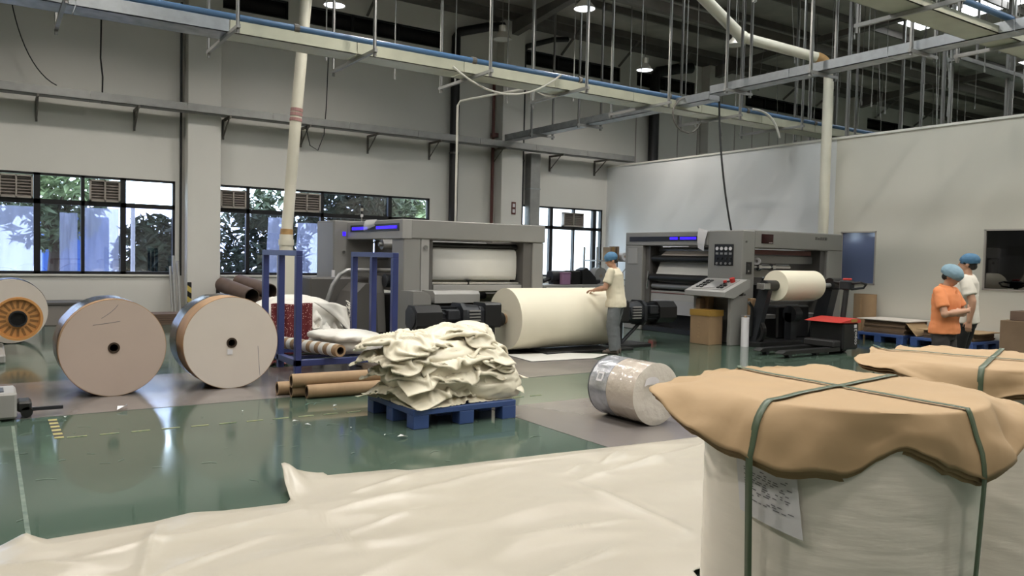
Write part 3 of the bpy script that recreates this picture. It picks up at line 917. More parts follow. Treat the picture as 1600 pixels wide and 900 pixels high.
# ================================================================ MACHINES
def part(t, name, m, *boxes, bev=0.008):
    b = B()
    for q in boxes: b.box(*q, bev)
    return b.build(name, m, t)
def cylp(t, name, m, p0, p1, r, seg=18, r2=None):
    b = B(); b.cyl(p0, p1, r, seg, r2); return b.build(name, m, t, smooth=True)
def rollers(t, name, m, ax, a0, a1, c, z, r):
    p0, p1 = ((a0, c, z), (a1, c, z)) if ax == 'x' else ((c, a0, z), (c, a1, z))
    b = B(); b.cyl(p0, p1, r, 20)
    d = Vector(p1) - Vector(p0); d.normalize()
    b.cyl(Vector(p0) - d * 0.06, Vector(p0), r * 0.4, 10); b.cyl(Vector(p1), Vector(p1) + d * 0.06, r * 0.4, 10)
    return b.build(name, m, t, smooth=True)

# ---- left machine
t = thing('slitting_machine', 'large grey paper slitting machine, the left of the two, behind the jumbo roll', 'machine', (7.3, 13.5, 0))
part(t, 'top_beam', 'mgrey', (6.1, 8.97, 12.3, 12.8, 1.88, 2.21), bev=0.015)
sb = part(t, 'side_beam', 'mgrey_l', (5.93, 6.12, 12.3, 14.8, 1.87, 2.21), bev=0.01)
b = B(); b.box(5.918, 5.93, 12.42, 14.6, 2.01, 2.14); b.build('light_bar_panel', 'black', sb)
for ya, yb in ((12.5, 13.36), (13.78, 14.5)):
    b = B(); b.box(5.91, 5.918, ya, yb, 2.05, 2.10); b.build('blue_light', 'led', sb)
b = B(); b.grid(lambda u, v: (5.9 - 0.05 * math.sin(v * 2.2), 13.3 + 0.5 * u, 2.225 - 0.2 * v * (0.6 + 0.4 * u) if v > 0.1 else 2.225), 8, 8); b.build('loose_plastic_flap', 'wrap_clear', sb, solid=0.003)
part(t, 'left_column', 'mgrey', (5.97, 6.3, 12.32, 12.8, 0, 1.88), bev=0.015)
part(t, 'left_column_inset', 'mgrey_l', (6.305, 6.47, 12.32, 12.8, 0, 1.88), bev=0.008)
part(t, 'left_inner_cheek', 'mdark', (6.47, 6.58, 12.4, 14.7, 0.9, 1.86))
b = B(); b.cyl((6.38, 12.28, 1.73), (6.38, 12.33, 1.73), 0.035, 12); b.build('knob', 'chrome', t, smooth=True)
part(t, 'right_column', 'mgrey', (8.7, 8.95, 12.32, 12.8, 0, 1.88), bev=0.015)
part(t, 'right_inner_cheek', 'mdark', (8.5, 8.7, 12.36, 14.7, 0.2, 1.88))
part(t, 'rear_column', 'mdark', (8.6, 8.95, 14.2, 14.8, 0, 2.15))
part(t, 'rear_beam', 'mdark', (6.1, 8.95, 14.4, 14.8, 1.9, 2.15))
cb = part(t, 'control_cabinet', 'mgrey', (5.66, 6.5, 14.8, 15.75, 0, 2.24), bev=0.015)
b = B(); b.box(5.84, 5.90, 14.79, 14.8, 1.94, 2.02); b.build('badge', 'led', cb)
b = B(); b.cyl((5.86, 14.77, 1.62), (5.86, 14.8, 1.62), 0.03, 10); b.build('lock', 'chrome', cb)
b = B(); b.box(5.655, 5.66, 14.84, 15.7, 0.3, 2.2); b.build('door_panel', 'mgrey_l', cb)
t2 = t
part(t, 'drive_housing', 'mdark', (4.95, 6.35, 14.1, 14.78, 0, 1.14), bev=0.03)
b = B(); b.prism([(5.35, 0), (5.35, 0.35), (5.42, 0.62), (5.55, 0.9), (5.7, 1.05), (5.98, 1.05), (5.98, 0)], 'y', 13.3, 14.1); b.build('side_guard', 'mdark', t)
b = B(); b.pipe([(5.1, 13.7, 0.25), (5.12, 13.7, 0.7), (5.22, 13.7, 1.0), (5.36, 13.7, 1.2), (5.5, 13.7, 1.28), (5.8, 13.7, 1.29), (6.4, 13.7, 1.29)], 0.04, 10); b.build('hoop_rail', 'roller_grey', t, smooth=True)
b = B(); b.prism([(12.95, 0.2), (13.3, 0.2), (13.45, 0.9), (13.4, 1.2), (13.15, 1.2), (13.05, 0.9)], 'x', 5.8, 5.95); b.build('swing_arm', 'mdark', t)
cylp(t, 'arm_hub', 'iron', (5.93, 13.0, 1.12), (6.25, 13.0, 1.12), 0.12)
cylp(t, 'arm_hub_pin', 'iron', (6.25, 13.0, 1.12), (6.38, 13.0, 1.12), 0.06)
cylp(t, 'inner_paper_roll', 'paper_w', (6.42, 13.15, 1.12), (8.45, 13.15, 1.12), 0.42, 40)
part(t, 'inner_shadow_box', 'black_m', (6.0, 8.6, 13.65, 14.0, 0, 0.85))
rollers(t, 'guide_roller', 'black', 'x', 6.58, 8.5, 12.62, 1.78, 0.055)
rollers(t, 'guide_roller', 'roller_grey', 'x', 6.58, 8.5, 12.95, 1.74, 0.09)
rollers(t, 'guide_roller', 'roller_grey', 'x', 6.2, 8.5, 13.75, 1.78, 0.10)
rollers(t, 'guide_roller', 'roller_grey', 'x', 6.2, 8.5, 14.1, 1.55, 0.07)
rollers(t, 'guide_roller', 'black', 'x', 6.58, 8.5, 12.6, 1.24, 0.045)
b = B()
pf = [(12.66, 1.66), (12.62, 1.72), (12.56, 1.735), (12.50, 1.70), (12.48, 1.6), (12.47, 1.4), (12.48, 1.24), (12.5, 1.16)]
b.grid(lambda u, v: (6.62 + 1.78 * u + (0.02 * u), *pf[min(7, int(v * 7 + 0.5))]), 2, 8); b.build('paper_web', 'paper_g', t, smooth=60, solid=0.004)
part(t, 'web_bar', 'chrome', (6.58, 8.55, 12.44, 12.5, 1.08, 1.12))
part(t, 'front_apron', 'mgrey_l', (6.6, 8.52, 12.4, 12.62, 0.9, 1.07))
b = B(); b.lathe([(0.02, 0), (0.02, 0.05), (0.05, 0.09), (0, 0.09)], (7.35, 12.45, 1.07), seg=10); b.build('knob', 'black', t)
b = B(); b.prism([(5.93, 0), (5.93, 0.98), (6.15, 0.98), (6.24, 0.93), (6.27, 0.85), (6.27, 0)], 'y', 11.85, 12.32); b.build('front_side_cover', 'mgrey', t)
b = B(); b.prism([(11.85, 0.78), (11.85, 0.93), (11.92, 0.985), (12.32, 0.985), (12.32, 0.78)], 'x', 6.34, 7.24); b.build('front_cover', 'mgrey_l', t)
part(t, 'front_gap_shade', 'black_m', (6.27, 7.3, 12.0, 12.3, 0.0, 0.78))  # black block stands in for the shade under the cover
cylp(t, 'clamp_screw', 'black', (7.27, 11.95, 0.9), (7.4, 11.95, 0.9), 0.06, 10)
b = B(); b.ring((8.99, 12.55, 1.12), (9.02, 12.55, 1.12), 0.13, 0.105, 20); b.box(8.99, 9.02, 12.44, 12.66, 1.11, 1.13); b.build('hand_wheel', 'black', t)
# paper path to the jumbo roll
b = B(); b.grid(lambda u, v: (7.3 + 1.8 * u, 12.35 - 1.45 * v, 0.93 + 0.135 * v + 0.01 * math.sin(v * 6)), 3, 8); b.build('paper_feed', 'paper_w', t, smooth=60, solid=0.004)
# tower light on the cabinet
lt = cylp(t, 'signal_mast', 'chrome', (6.3, 14.95, 2.24), (6.3, 14.95, 2.5), 0.015, 8)
for i, m in enumerate(('label', 'black', 'lamp_shell', 'black')):
    cylp(t, 'signal_light', m, (6.3, 14.95, 2.34 + i * 0.06), (6.3, 14.95, 2.39 + i * 0.06), 0.028, 10)
bt = cylp(t, 'oil_bottle', 'label', (5.5, 14.4, 1.14), (5.5, 14.4, 1.27), 0.035, 12)

# ---- reel stand: two motor drives and floor rails that carry the jumbo roll
t = thing('reel_stand', 'black motor-driven reel stand holding the jumbo white roll', 'machine', (8.2, 10.85, 0))
def octo(r, ch):
    return [(-r + ch, -r), (r - ch, -r), (r, -r + ch), (r, r - ch), (r - ch, r), (-r + ch, r), (-r, r - ch), (-r, -r + ch)]
def drive(xa, s):
    Yc, Zc = 10.85, 0.62
    X = lambda d: xa - s * d      # distance from the roll end outwards
    def ob(name, m, d0, d1, r, ch, dz=0):
        b = B(); b.prism([(Yc + p, Zc + dz + q) for p, q in octo(r, ch)], 'x', X(d0), X(d1)); return b.build(name, m, t)
    mo = ob('motor_fan_cover', 'black', 1.28, 1.72, 0.2, 0.1)
    cylp(t, 'fan_grille', 'iron', (X(1.72), Yc, Zc), (X(1.735), Yc, Zc), 0.16)
    b = B(); b.cyl((X(0.92), Yc, Zc), (X(1.3), Yc, Zc), 0.155, 20)
    for i in range(16):
        a = i * PI / 8; b.box(min(X(0.95), X(1.28)), max(X(0.95), X(1.28)), -0.004, 0.004, 0.15, 0.185, m=Matrix.Translation((0, Yc, Zc)) @ Matrix.Rotation(a, 4, 'X'))
    b.build('motor_body', 'iron', t)
    b = B(); b.box(min(X(1.0), X(1.2)), max(X(1.0), X(1.2)), Yc - 0.24, Yc - 0.13, Zc - 0.02, Zc + 0.13, 0.01); b.build('terminal_box', 'iron', t)
    ob('motor_flange', 'iron', 0.86, 0.93, 0.23, 0.1)
    cylp(t, 'gear_housing', 'iron', (X(0.56), Yc, Zc), (X(0.88), Yc, Zc), 0.19, 20, 0.215)
    b = B()
    for i in range(5): b.box(min(X(0.6), X(0.8)), max(X(0.6), X(0.8)), Yc - 0.215, Yc - 0.18, Zc - 0.1 + i * 0.05, Zc - 0.08 + i * 0.05)
    b.build('gear_rib', 'mgrey', t)
    ob('gear_collar', 'iron', 0.5, 0.57, 0.17, 0.06)
    ob('bearing_block', 'black', 0.2, 0.5, 0.2, 0.03, 0.03)
    cylp(t, 'chuck', 'black', (X(0.06), Yc, Zc - 0.05), (X(0.2), Yc, Zc - 0.05), 0.11)
    cylp(t, 'shaft', 'chrome', (X(-0.06), Yc, Zc - 0.05), (X(0.1), Yc, Zc - 0.05), 0.055)
    part(t, 'arm_post', 'iron', (min(X(0.25), X(0.45)), max(X(0.25), X(0.45)), Yc - 0.1, Yc + 0.12, 0.05, Zc - 0.15))
    part(t, 'arm_base', 'black', (min(X(0.15), X(1.0)), max(X(0.15), X(1.0)), Yc - 0.28, Yc + 0.28, 0.0, 0.06))
    b = B(); b.pipe([(X(0.95), Yc, Zc - 0.2), (X(0.5), Yc, 0.06)], 0.035, 8); b.build('arm_brace', 'iron', t)
drive(7.12, 1); drive(9.18, -1)
part(t, 'floor_plate', 'black', (7.6, 9.5, 10.3, 11.5, 0.0, 0.045))
rl = thing('jumbo_paper_roll', 'huge cream-white paper roll lying in the reel stand before the worker', 'paper roll', (8.15, 10.85, 0.06))
b = B(); b.cyl((7.12, 10.85, 0.57), (9.18, 10.85, 0.57), 0.51, 64)
bmesh.ops.bevel(b.bm, geom=[e for e in b.bm.edges if len(e.link_faces) == 2 and any(len(f.verts) > 8 for f in e.link_faces)], offset=0.012, segments=2, affect='EDGES')
b.build('paper', 'paper_w', rl, smooth=50)
b = B(); b.ring((7.09, 10.85, 0.57), (7.13, 10.85, 0.57), 0.085, 0.056, 20); b.build('core', 'tube', rl)
# white sheet lying on the floor under the jumbo roll
b = B()
b.face([(6.9, 9.75, 0.012), (8.05, 9.65, 0.012), (8.6, 9.95, 0.012), (8.0, 10.35, 0.02), (7.0, 10.6, 0.012)])
tag(b.build('floor_paper', 'paper_g', solid=0.006), 'flat white paper sheet on the floor under the jumbo roll', 'paper')

# ---- right machine
t = thing('slitting_machine', 'large grey slitting machine with square button panel, right of the worker', 'machine', (13.9, 12, 0))
lb = part(t, 'light_beam', 'mgrey', (12.4, 12.85, 11.3, 13.83, 1.92, 2.22), bev=0.015)
b = B(); b.box(12.388, 12.4, 11.52, 13.68, 2.02, 2.12); b.build('light_bar_panel', 'black', lb)
for ya, yb in ((11.62, 12.08), (12.15, 12.38)):
    b = B(); b.box(12.38, 12.388, ya, yb, 2.05, 2.10); b.build('blue_light', 'led', lb)
b = B(); b.grid(lambda u, v: (12.37 - 0.03 * math.sin(3 * v), 11.28 + 0.26 * u + 0.1 * v * (1 - u), 2.23 - 0.42 * v + 0.06 * u), 5, 8); b.build('hanging_cloth', 'label', lb, solid=0.006)
ps = part(t, 'rear_post', 'mgrey', (12.4, 12.85, 13.25, 13.83, 0, 1.92), bev=0.015)
b = B(); b.box(12.39, 12.4, 13.4, 13.72, 1.5, 1.86, 0.004); b.build('hatch', 'mgrey_l', ps)
part(t, 'rear_inner_cheek', 'mdark', (12.5, 12.9, 13.1, 13.25, 0.2, 1.92))
b = B(); b.pipe([(12.45, 13.12, 0.95), (12.42, 13.05, 1.35)], 0.02, 8); b.build('lever', 'chrome', t)
tw = part(t, 'control_tower', 'mgrey', (12.4, 12.78, 10.4, 11.3, 0, 2.23), bev=0.02)
b = B(); b.box(12.385, 12.4, 10.62, 11.11, 1.52, 1.95, 0.004); b.build('button_panel', 'black', tw)
for i in range(4):
    for j in range(4):
        y, z = 11.03 - j * 0.115, 1.86 - i * 0.1
        b = B()
        if i == 0: b.cyl((12.37, y, z), (12.386, y, z), 0.036, 14)
        elif i == 1: b.box(12.372, 12.386, y - 0.035, y + 0.035, z - 0.022, z + 0.022, 0.004)
        else: b.cyl((12.368, y, z), (12.386, y, z), 0.026, 12)
        b.build('gauge' if i == 0 else 'push_button', 'label' if i == 0 else ('roller_grey' if i != 2 else 'iron'), tw)
b = B(); b.box(12.52, 12.68, 10.385, 10.4, 1.36, 1.6, 0.004); b.build('socket_panel', 'black', tw)
for z in (1.42, 1.53):
    b = B(); b.cyl((12.57, 10.37, z), (12.57, 10.386, z), 0.022, 10); b.build('socket', 'chrome', tw)
for z in (0.95, 2.0):
    b = B(); b.cyl((12.5, 10.38, z), (12.5, 10.4, z), 0.02, 10); b.build('bolt', 'mdark', tw)
tb = part(t, 'front_beam', 'mgrey', (12.78, 15.72, 10.42, 10.9, 1.88, 2.25), bev=0.02)
b = B(); b.box(12.98, 13.34, 10.405, 10.42, 1.98, 2.17, 0.004); b.build('display', 'dark_red', tb)
b = B(); b.box(13.2, 13.31, 10.402, 10.406, 1.995, 2.005); b.build('display_line', 'label', tb)
b = B()
for i in range(5): b.box(14.74 + i * 0.085, 14.80 + i * 0.085, 10.41, 10.42, 2.105, 2.165 if i != 1 else 2.15)
b.build('nameplate', 'mdark', tb)
part(t, 'right_column', 'mgrey', (15.2, 15.72, 10.42, 11.2, 0, 1.88), bev=0.02)
part(t, 'left_inner_cheek', 'mdark', (12.78, 12.9, 10.5, 13.2, 0.1, 1.88))
part(t, 'right_inner_cheek', 'mdark', (15.05, 15.2, 10.5, 13.2, 0.1, 1.88))
part(t, 'inner_back_panel', 'mdark', (13.3, 15.1, 12.6, 12.7, 0.1, 2.1))
part(t, 'red_guard_strip', 'red_pipe', (12.9, 14.9, 10.62, 10.66, 1.76, 1.86))
part(t, 'steel_apron', 'roller_grey', (12.9, 15.05, 10.7, 10.75, 1.58, 1.74))
for z, r, y in ((1.5, 0.055, 10.75), (1.62, 0.04, 10.95)): rollers(t, 'chrome_roller', 'chrome', 'x', 12.9, 14.3, y, z, r)
for x in (13.0, 13.25, 13.7):
    b = B(); b.ring((x, 10.75, 1.5), (x + 0.09, 10.75, 1.5), 0.085, 0.05, 18); b.build('roller_collar', 'chrome', t, smooth=True)
b = B(); b.ring((13.1, 10.62, 1.62), (13.18, 10.66, 1.62), 0.075, 0.035, 18); b.build('white_core_end', 'label', t)
part(t, 'paper_apron', 'paper_g', (12.9, 14.2, 11.0, 11.04, 1.28, 1.46))
part(t, 'cross_rail', 'roller_grey', (12.9, 15.1, 10.6, 10.68, 0.78, 0.88))
part(t, 'lower_panel', 'mdark', (12.9, 15.1, 11.0, 11.1, 0.0, 0.8))
part(t, 'clamp_gear', 'black', (12.85, 13.05, 10.3, 10.5, 0.75, 1.15))
cylp(t, 'clamp_lever', 'black', (12.95, 10.35, 1.1), (12.8, 10.2, 1.3), 0.025, 8)
# rollers seen in the side opening, along y
rollers(t, 'guide_roller', 'black', 'y', 11.3, 13.05, 12.56, 1.63, 0.075)
rollers(t, 'guide_roller', 'roller_grey', 'y', 11.3, 13.05, 12.78, 1.83, 0.06)
rollers(t, 'guide_roller', 'black', 'y', 11.3, 13.08, 12.52, 1.21, 0.085)
rollers(t, 'guide_roller', 'roller_grey', 'y', 11.3, 13.08, 12.6, 1.02, 0.06)
b = B(); b.face([(12.62, 11.3, 1.69), (12.62, 12.9, 1.69), (12.8, 12.75, 1.9), (12.8, 11.3, 1.9)]); b.build('paper_web', 'paper_end_l', t, solid=0.004)
b = B(); b.face([(12.6, 11.32, 1.28), (12.6, 13.0, 1.28), (12.7, 12.95, 1.58), (12.7, 11.5, 1.58)]); b.build('paper_web', 'paper_g', t, solid=0.004)
part(t, 'side_apron', 'mgrey_l', (12.55, 12.62, 11.3, 13.1, 0.6, 0.92))
part(t, 'red_trim', 'red_pipe', (12.54, 12.56, 11.3, 13.1, 0.86, 0.88))
b = B(); b.prism([(12.45, 0.42), (12.56, 0.75), (12.72, 0.75), (12.72, 0.42)], 'y', 11.3, 13.0); b.build('lower_trough', 'roller_grey', t)
part(t, 'base_void_shade', 'black_m', (12.7, 13.2, 11.3, 13.25, 0.02, 0.6))  # black block painted as the darkness inside the open base
part(t, 'base_sill', 'black', (12.45, 12.7, 11.3, 13.25, 0.0, 0.12))
b = B(); b.cyl((12.5, 13.0, 0.3), (12.6, 13.0, 0.3), 0.09, 12); b.build('red_valve', 'red', t)

# console in front of it
t = thing('control_console', 'grey sloping control desk in front of the right machine', 'control desk', (11.95, 10.55, 0))
b = B(); b.prism([(11.5, 0.93), (11.5, 1.02), (12.12, 1.26), (12.2, 1.26), (12.2, 1.1), (11.75, 0.9)], 'y', 10.02, 11.05); b.build('desk_top', 'mgrey_l', t)
sl = math.atan2(0.24, 0.62)
fm = Matrix.Translation((11.5, 0, 1.02)) @ Matrix.Rotation(-sl, 4, 'Y')
b = B(); b.box(0.1, 0.6, 10.15, 10.95, 0.0, 0.008, m=fm); kp = b.build('key_panel', 'mgrey', t)
b = B(); b.box(0.16, 0.54, 10.42, 10.68, 0.008, 0.014, m=fm); b.build('screen', 'roller_grey', kp)
for i in range(4):
    for y in (10.76, 10.86, 10.34, 10.25):
        if y < 10.3 and i > 1: continue
        b = B(); b.box(0.16 + i * 0.1, 0.22 + i * 0.1, y - 0.03, y + 0.03, 0.008, 0.03, 0.004, m=fm); b.build('key', 'black', kp)
b = B(); b.cyl(fm @ Vector((0.5, 10.24, 0.0)), fm @ Vector((0.5, 10.24, 0.09)), 0.05, 16); b.build('emergency_stop', 'red', kp, smooth=True)
b = B(); b.cyl(fm @ Vector((0.42, 10.36, 0.0)), fm @ Vector((0.42, 10.36, 0.06)), 0.035, 12); b.build('push_button', 'red', kp, smooth=True)
part(t, 'side_panel', 'mgrey', (11.72, 12.2, 10.06, 10.14, 0, 0.95)); part(t, 'side_panel', 'mgrey', (11.72, 12.2, 10.93, 11.01, 0, 0.95))
part(t, 'back_panel', 'mgrey', (12.14, 12.2, 10.14, 10.93, 0.0, 1.0))

# unwind arms with the small roll at the front of the right machine
t = thing('unwind_stand', 'dark unwind stand with two arms holding the small cream roll', 'machine', (13.3, 9.7, 0))
def arm(name, x0, x1, y0, z0, y1, z1, w):
    b = B(); b.prism([(y0 - w, z0), (y0 + w, z0), (y1 + w * 0.8, z1), (y1 - w * 0.8, z1)], 'x', x0, x1); return b.build(name, 'iron', t)
arm('left_arm', 12.02, 12.14, 9.84, 0.08, 9.52, 1.22, 0.13)
arm('right_arm', 13.98, 14.2, 9.84, 0.08, 9.55, 1.25, 0.16)
cylp(t, 'left_chuck', 'black', (11.94, 9.5, 1.17), (12.3, 9.5, 1.17), 0.10)
part(t, 'chuck_clamp', 'chrome', (11.84, 12.02, 9.4, 9.58, 1.1, 1.22), bev=0.01)
cylp(t, 'shaft', 'roller_grey', (12.2, 9.5, 1.17), (14.2, 9.5, 1.17), 0.045)
cylp(t, 'right_chuck', 'black', (13.95, 9.5, 1.2), (14.25, 9.5, 1.2), 0.12)
b = B(); b.ring((12.03, 9.8, 0.3), (12.13, 9.8, 0.3), 0.26, 0.2, 24); b.build('brake_disc', 'black', t)
part(t, 'stand_rail', 'roller_grey', (12.0, 14.2, 9.95, 10.1, 0.5, 0.58))
part(t, 'stand_base', 'black', (11.98, 14.25, 9.55, 9.98, 0.0, 0.1))
part(t, 'lower_gearbox', 'black', (12.9, 13.9, 9.9, 10.25, 0.1, 0.75), bev=0.03)
b = B(); b.cyl((13.05, 9.75, 0.6), (13.25, 9.75, 0.6), 0.16, 18); b.box(13.05, 13.22, 9.7, 9.85, 0.1, 0.62); b.build('lower_wheel', 'iron', t)
b = B(); b.cyl((13.65, 9.8, 1.28), (13.95, 9.8, 1.28), 0.09, 14); b.build('red_cap', 'red', t)
b = B(); b.pipe([(11.85, 9.75, 0.85), (11.95, 9.75, 0.75), (12.0, 9.8, 0.2)], 0.03, 8); b.build('lever', 'black', t)
rl = thing('small_paper_roll', 'small cream paper roll on the unwind stand of the right machine', 'paper roll', (12.95, 9.5, 0.89))
b = B(); b.cyl((12.28, 9.5, 1.17), (13.42, 9.5, 1.17), 0.285, 48); b.build('paper', 'paper_w', rl, smooth=50)
b = B(); b.ring((12.24, 9.5, 1.17), (12.3, 9.5, 1.17), 0.075, 0.05, 18); b.build('core', 'tube', rl)

# ---- electric pallet truck
t = thing('pallet_truck', 'black electric pallet truck with red top beside the right machine', 'pallet truck', (12.2, 8.6, 0))
for y in (8.32, 8.78):
    b = B(); b.prism([(11.0, 0.08), (11.05, 0.06), (12.6, 0.05), (12.6, 0.12), (11.1, 0.12)], 'y', y, y + 0.16); b.build('fork', 'black', t)
    for x in (11.25, 12.0):
        cylp(t, 'fork_wheel', 'iron', (x, y + 0.03, 0.045), (x, y + 0.13, 0.045), 0.045, 12)
bd = part(t, 'body', 'black', (12.62, 13.08, 8.28, 8.98, 0.07, 0.56), bev=0.03)
b = B(); b.prism([(12.48, 0.56), (12.75, 0.55), (13.1, 0.55), (13.1, 0.60), (13.0, 0.63), (12.7, 0.60)], 'y', 8.26, 9.0); hd = b.build('hood', 'red', t)
b = B(); b.box(12.8, 12.98, 8.25, 8.262, 0.565, 0.62); b.build('warning_sticker', 'tape_y', hd)
b = B(); b.box(12.93, 13.0, 8.27, 8.281, 0.46, 0.52); b.build('white_sticker', 'label', bd)
part(t, 'battery_cover', 'black_m', (12.4, 12.62, 8.32, 8.94, 0.12, 0.24), bev=0.02)
cylp(t, 'drive_wheel', 'iron', (13.0, 8.5, 0.1), (13.0, 8.76, 0.1), 0.1, 18)
cylp(t, 'castor', 'iron', (13.14, 8.32, 0.2), (13.14, 8.4, 0.2), 0.05, 12)
b = B(); b.pipe([(13.1, 8.63, 0.5), (13.2, 8.63, 1.2)], 0.05, 10); b.build('tiller', 'black', t, smooth=True)
hn = part(t, 'tiller_head', 'iron', (13.1, 13.3, 8.53, 8.73, 1.13, 1.3), bev=0.02)
b = B(); b.pipe([(13.2, 8.53, 1.25), (13.2, 8.36, 1.27), (13.35, 8.34, 1.24), (13.4, 8.42, 1.17), (13.22, 8.55, 1.14)], 0.022, 8); b.build('handle_loop', 'black', hn, smooth=True)
b = B(); b.pipe([(13.2, 8.73, 1.25), (13.2, 8.9, 1.27), (13.35, 8.92, 1.24), (13.4, 8.84, 1.17), (13.22, 8.71, 1.14)], 0.022, 8); b.build('handle_loop', 'black', hn, smooth=True)
b = B(); b.box(13.15, 13.27, 8.57, 8.69, 1.3, 1.34, 0.01); b.build('belly_button', 'red', hn)
# white maker's mark up the side of the body
def text(name, s, size, loc, rot, m, parent, ext=0.001):
    cu = bpy.data.curves.new(name, 'FONT'); cu.body = s; cu.size = size; cu.extrude = ext; cu.align_x = 'CENTER'; cu.align_y = 'CENTER'
    o = bpy.data.objects.new(name, cu); COL.objects.link(o)
    dg = bpy.context.evaluated_depsgraph_get()
    me = bpy.data.meshes.new_from_object(o.evaluated_get(dg))
    COL.objects.unlink(o); bpy.data.objects.remove(o)
    o = bpy.data.objects.new(name, me); COL.objects.link(o)
    me.materials.clear(); me.materials.append(M[m])
    o.parent = parent; o.location = Vector(loc) - WL[parent.name]; o.rotation_euler = rot
    WL[o.name] = Vector(loc)
    return o
text('white_lettering', 'copo3', 0.115, (12.985, 8.278, 0.3), (PI / 2, -PI / 2, 0), 'label', bd)

# ================================================================ PAPER ROLLS
def big_roll(label, x, y, r, L, kraft_to, endm, ring=0.045):
    t = thing('paper_roll', label, 'paper roll', (x, y + L / 2, 0))
    b = B(); b.cyl((x, y, r), (x, y + L, r), r - 0.006, 72, caps=False)
    for yy in (y, y + L):
        b.ring((x, yy - 0.0005, r), (x, yy + 0.0005, r), r - 0.006, ring, 72)
    b.ring((x, y, r), (x, y + L, r), ring + 0.001, ring, 32)
    b.build('paper', endm, t, smooth=40)
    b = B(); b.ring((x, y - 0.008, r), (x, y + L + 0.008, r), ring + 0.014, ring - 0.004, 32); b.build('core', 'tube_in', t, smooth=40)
    b = B(); b.ring((x, y + 0.004, r), (x, y + kraft_to, r), r, r - 0.007, 72); b.build('kraft_wrapping', 'kraft_wrap', t, smooth=40)
    b = B(); b.grid(lambda u, v: (x + (r + 0.004 + 0.008 * noise.noise(Vector((u * 25, v * 3, x)))) * math.cos(2 * PI * u), y + kraft_to - 0.02 + (L - kraft_to + 0.02) * v,
                                  r + (r + 0.004 * (v > 0) + 0.008 * noise.noise(Vector((u * 25, v * 3, x)))) * math.sin(2 * PI * u) * (1 if math.sin(2 * PI * u) > -0.9 else 0.985)), 90, 5, True)
    b.build('black_film_wrap', 'black_wrap', t, smooth=40)
    return t
r1 = big_roll('large kraft-wrapped paper roll standing on edge, left of the pair', 1.13, 9.38, 0.525, 0.72, 0.16, 'paper_end')
r2 = big_roll('large kraft-wrapped paper roll on edge, beside the blue rack', 2.35, 9.33, 0.533, 0.75, 0.40, 'paper_end_l')
# pencil scratches on the ends, torn label
for par, arcs in ((r1, ((-0.12, 0.32, 0.5, 1.2), (-0.2, 0.25, 0.6, 0.3))), (r2, ((0.3, -0.05, 0.35, -1.3),))):
    x, y0, r = (1.13, 9.38, 0.525) if par is r1 else (2.35, 9.33, 0.533)
    b = B()
    for dx, dz, L, a in arcs:
        pts = [(x + dx + L * 0.5 * s * math.cos(a * 0.4 + s * 0.4) * (1 if abs(a) < 1.25 else 0.15), r + dz + (0.12 * s * a if abs(a) < 1.25 else -0.35 * s)) for s in (0, 0.25, 0.5, 0.75, 1)]
        b.pipe([(p[0], y0 - 0.001, p[1]) for p in pts], 0.0025, 4)
    b.build('scratch_mark', 'ink', par)
b = B(); b.box(2.30, 2.36, 9.322, 9.327, 0.40, 0.46); b.build('torn_label', 'label', r2)

t = thing('paper_roll', 'pale paper roll at left edge, behind the orange slotted hub', 'paper roll', (0.3, 15.4, 0))
b = B(); b.cyl((0.32, 15.15, 0.53), (0.32, 15.9, 0.53), 0.52, 64); b.build('paper', 'paper_end_l', t, smooth=40)
b = B(); b.ring((0.32, 15.3, 0.53), (0.32, 15.92, 0.53), 0.528, 0.52, 64); b.build('black_film_wrap', 'black_wrap', t)
t = thing('reel_hub_stand', 'orange slotted reel hub on a grey stand at the left edge', 'reel stand', (0.0, 13.8, 0))
b = B(); b.ring((0.37, 13.6, 0.53), (0.37, 13.75, 0.53), 0.31, 0.11, 48); b.build('hub_disc', 'orange', t, smooth=40)
b = B(); b.ring((0.37, 13.55, 0.53), (0.37, 13.62, 0.53), 0.32, 0.285, 48); b.build('hub_rim', 'orange', t, smooth=40)
for i in range(18):
    a = 2 * PI * i / 18
    b = B(); b.box(-0.017, 0.017, -0.004, 0.004, 0.15, 0.265, m=Matrix.Translation((0.37, 13.6, 0.53)) @ Matrix.Rotation(a, 4, 'Y')); b.build('hub_slot', 'orange_d', t)
b = B(); b.ring((0.37, 13.54, 0.53), (0.37, 13.76, 0.53), 0.12, 0.1, 32); b.build('hub_bore', 'iron', t)
cylp(t, 'hub_core', 'black', (0.37, 13.62, 0.53), (0.37, 15.1, 0.53), 0.1)
part(t, 'stand_column', 'mgrey', (-0.35, 0.12, 13.5, 14.1, 0, 0.5), bev=0.02)
part(t, 'stand_foot', 'mgrey_l', (-0.4, 0.2, 12.6, 14.2, 0, 0.12), bev=0.02)
part(t, 'hub_arm', 'mgrey', (0.0, 0.45, 13.8, 14.0, 0.35, 0.65), bev=0.02)
t = thing('reel_trolley_foot', 'low grey trolley foot on the floor at the left edge', 'trolley', (0.0, 8.6, 0))
part(t, 'foot_box', 'mgrey_l', (-0.7, 0.22, 8.42, 8.9, 0.02, 0.26), bev=0.02)
part(t, 'slot', 'black', (-0.6, 0.12, 8.5, 8.75, 0.26, 0.266), bev=0)
part(t, 'bumper', 'black', (0.22, 0.34, 8.5, 8.75, 0.06, 0.16), bev=0.02)
cylp(t, 'roller', 'black', (0.3, 8.5, 0.06), (0.3, 8.72, 0.06), 0.05, 14)
part(t, 'tow_bar', 'iron', (0.34, 0.6, 8.6, 8.64, 0.05, 0.08), bev=0)
part(t, 'leg', 'black', (-0.65, -0.55, 8.5, 8.8, 0, 0.03), (0.1, 0.2, 8.5, 8.8, 0, 0.03), bev=0)

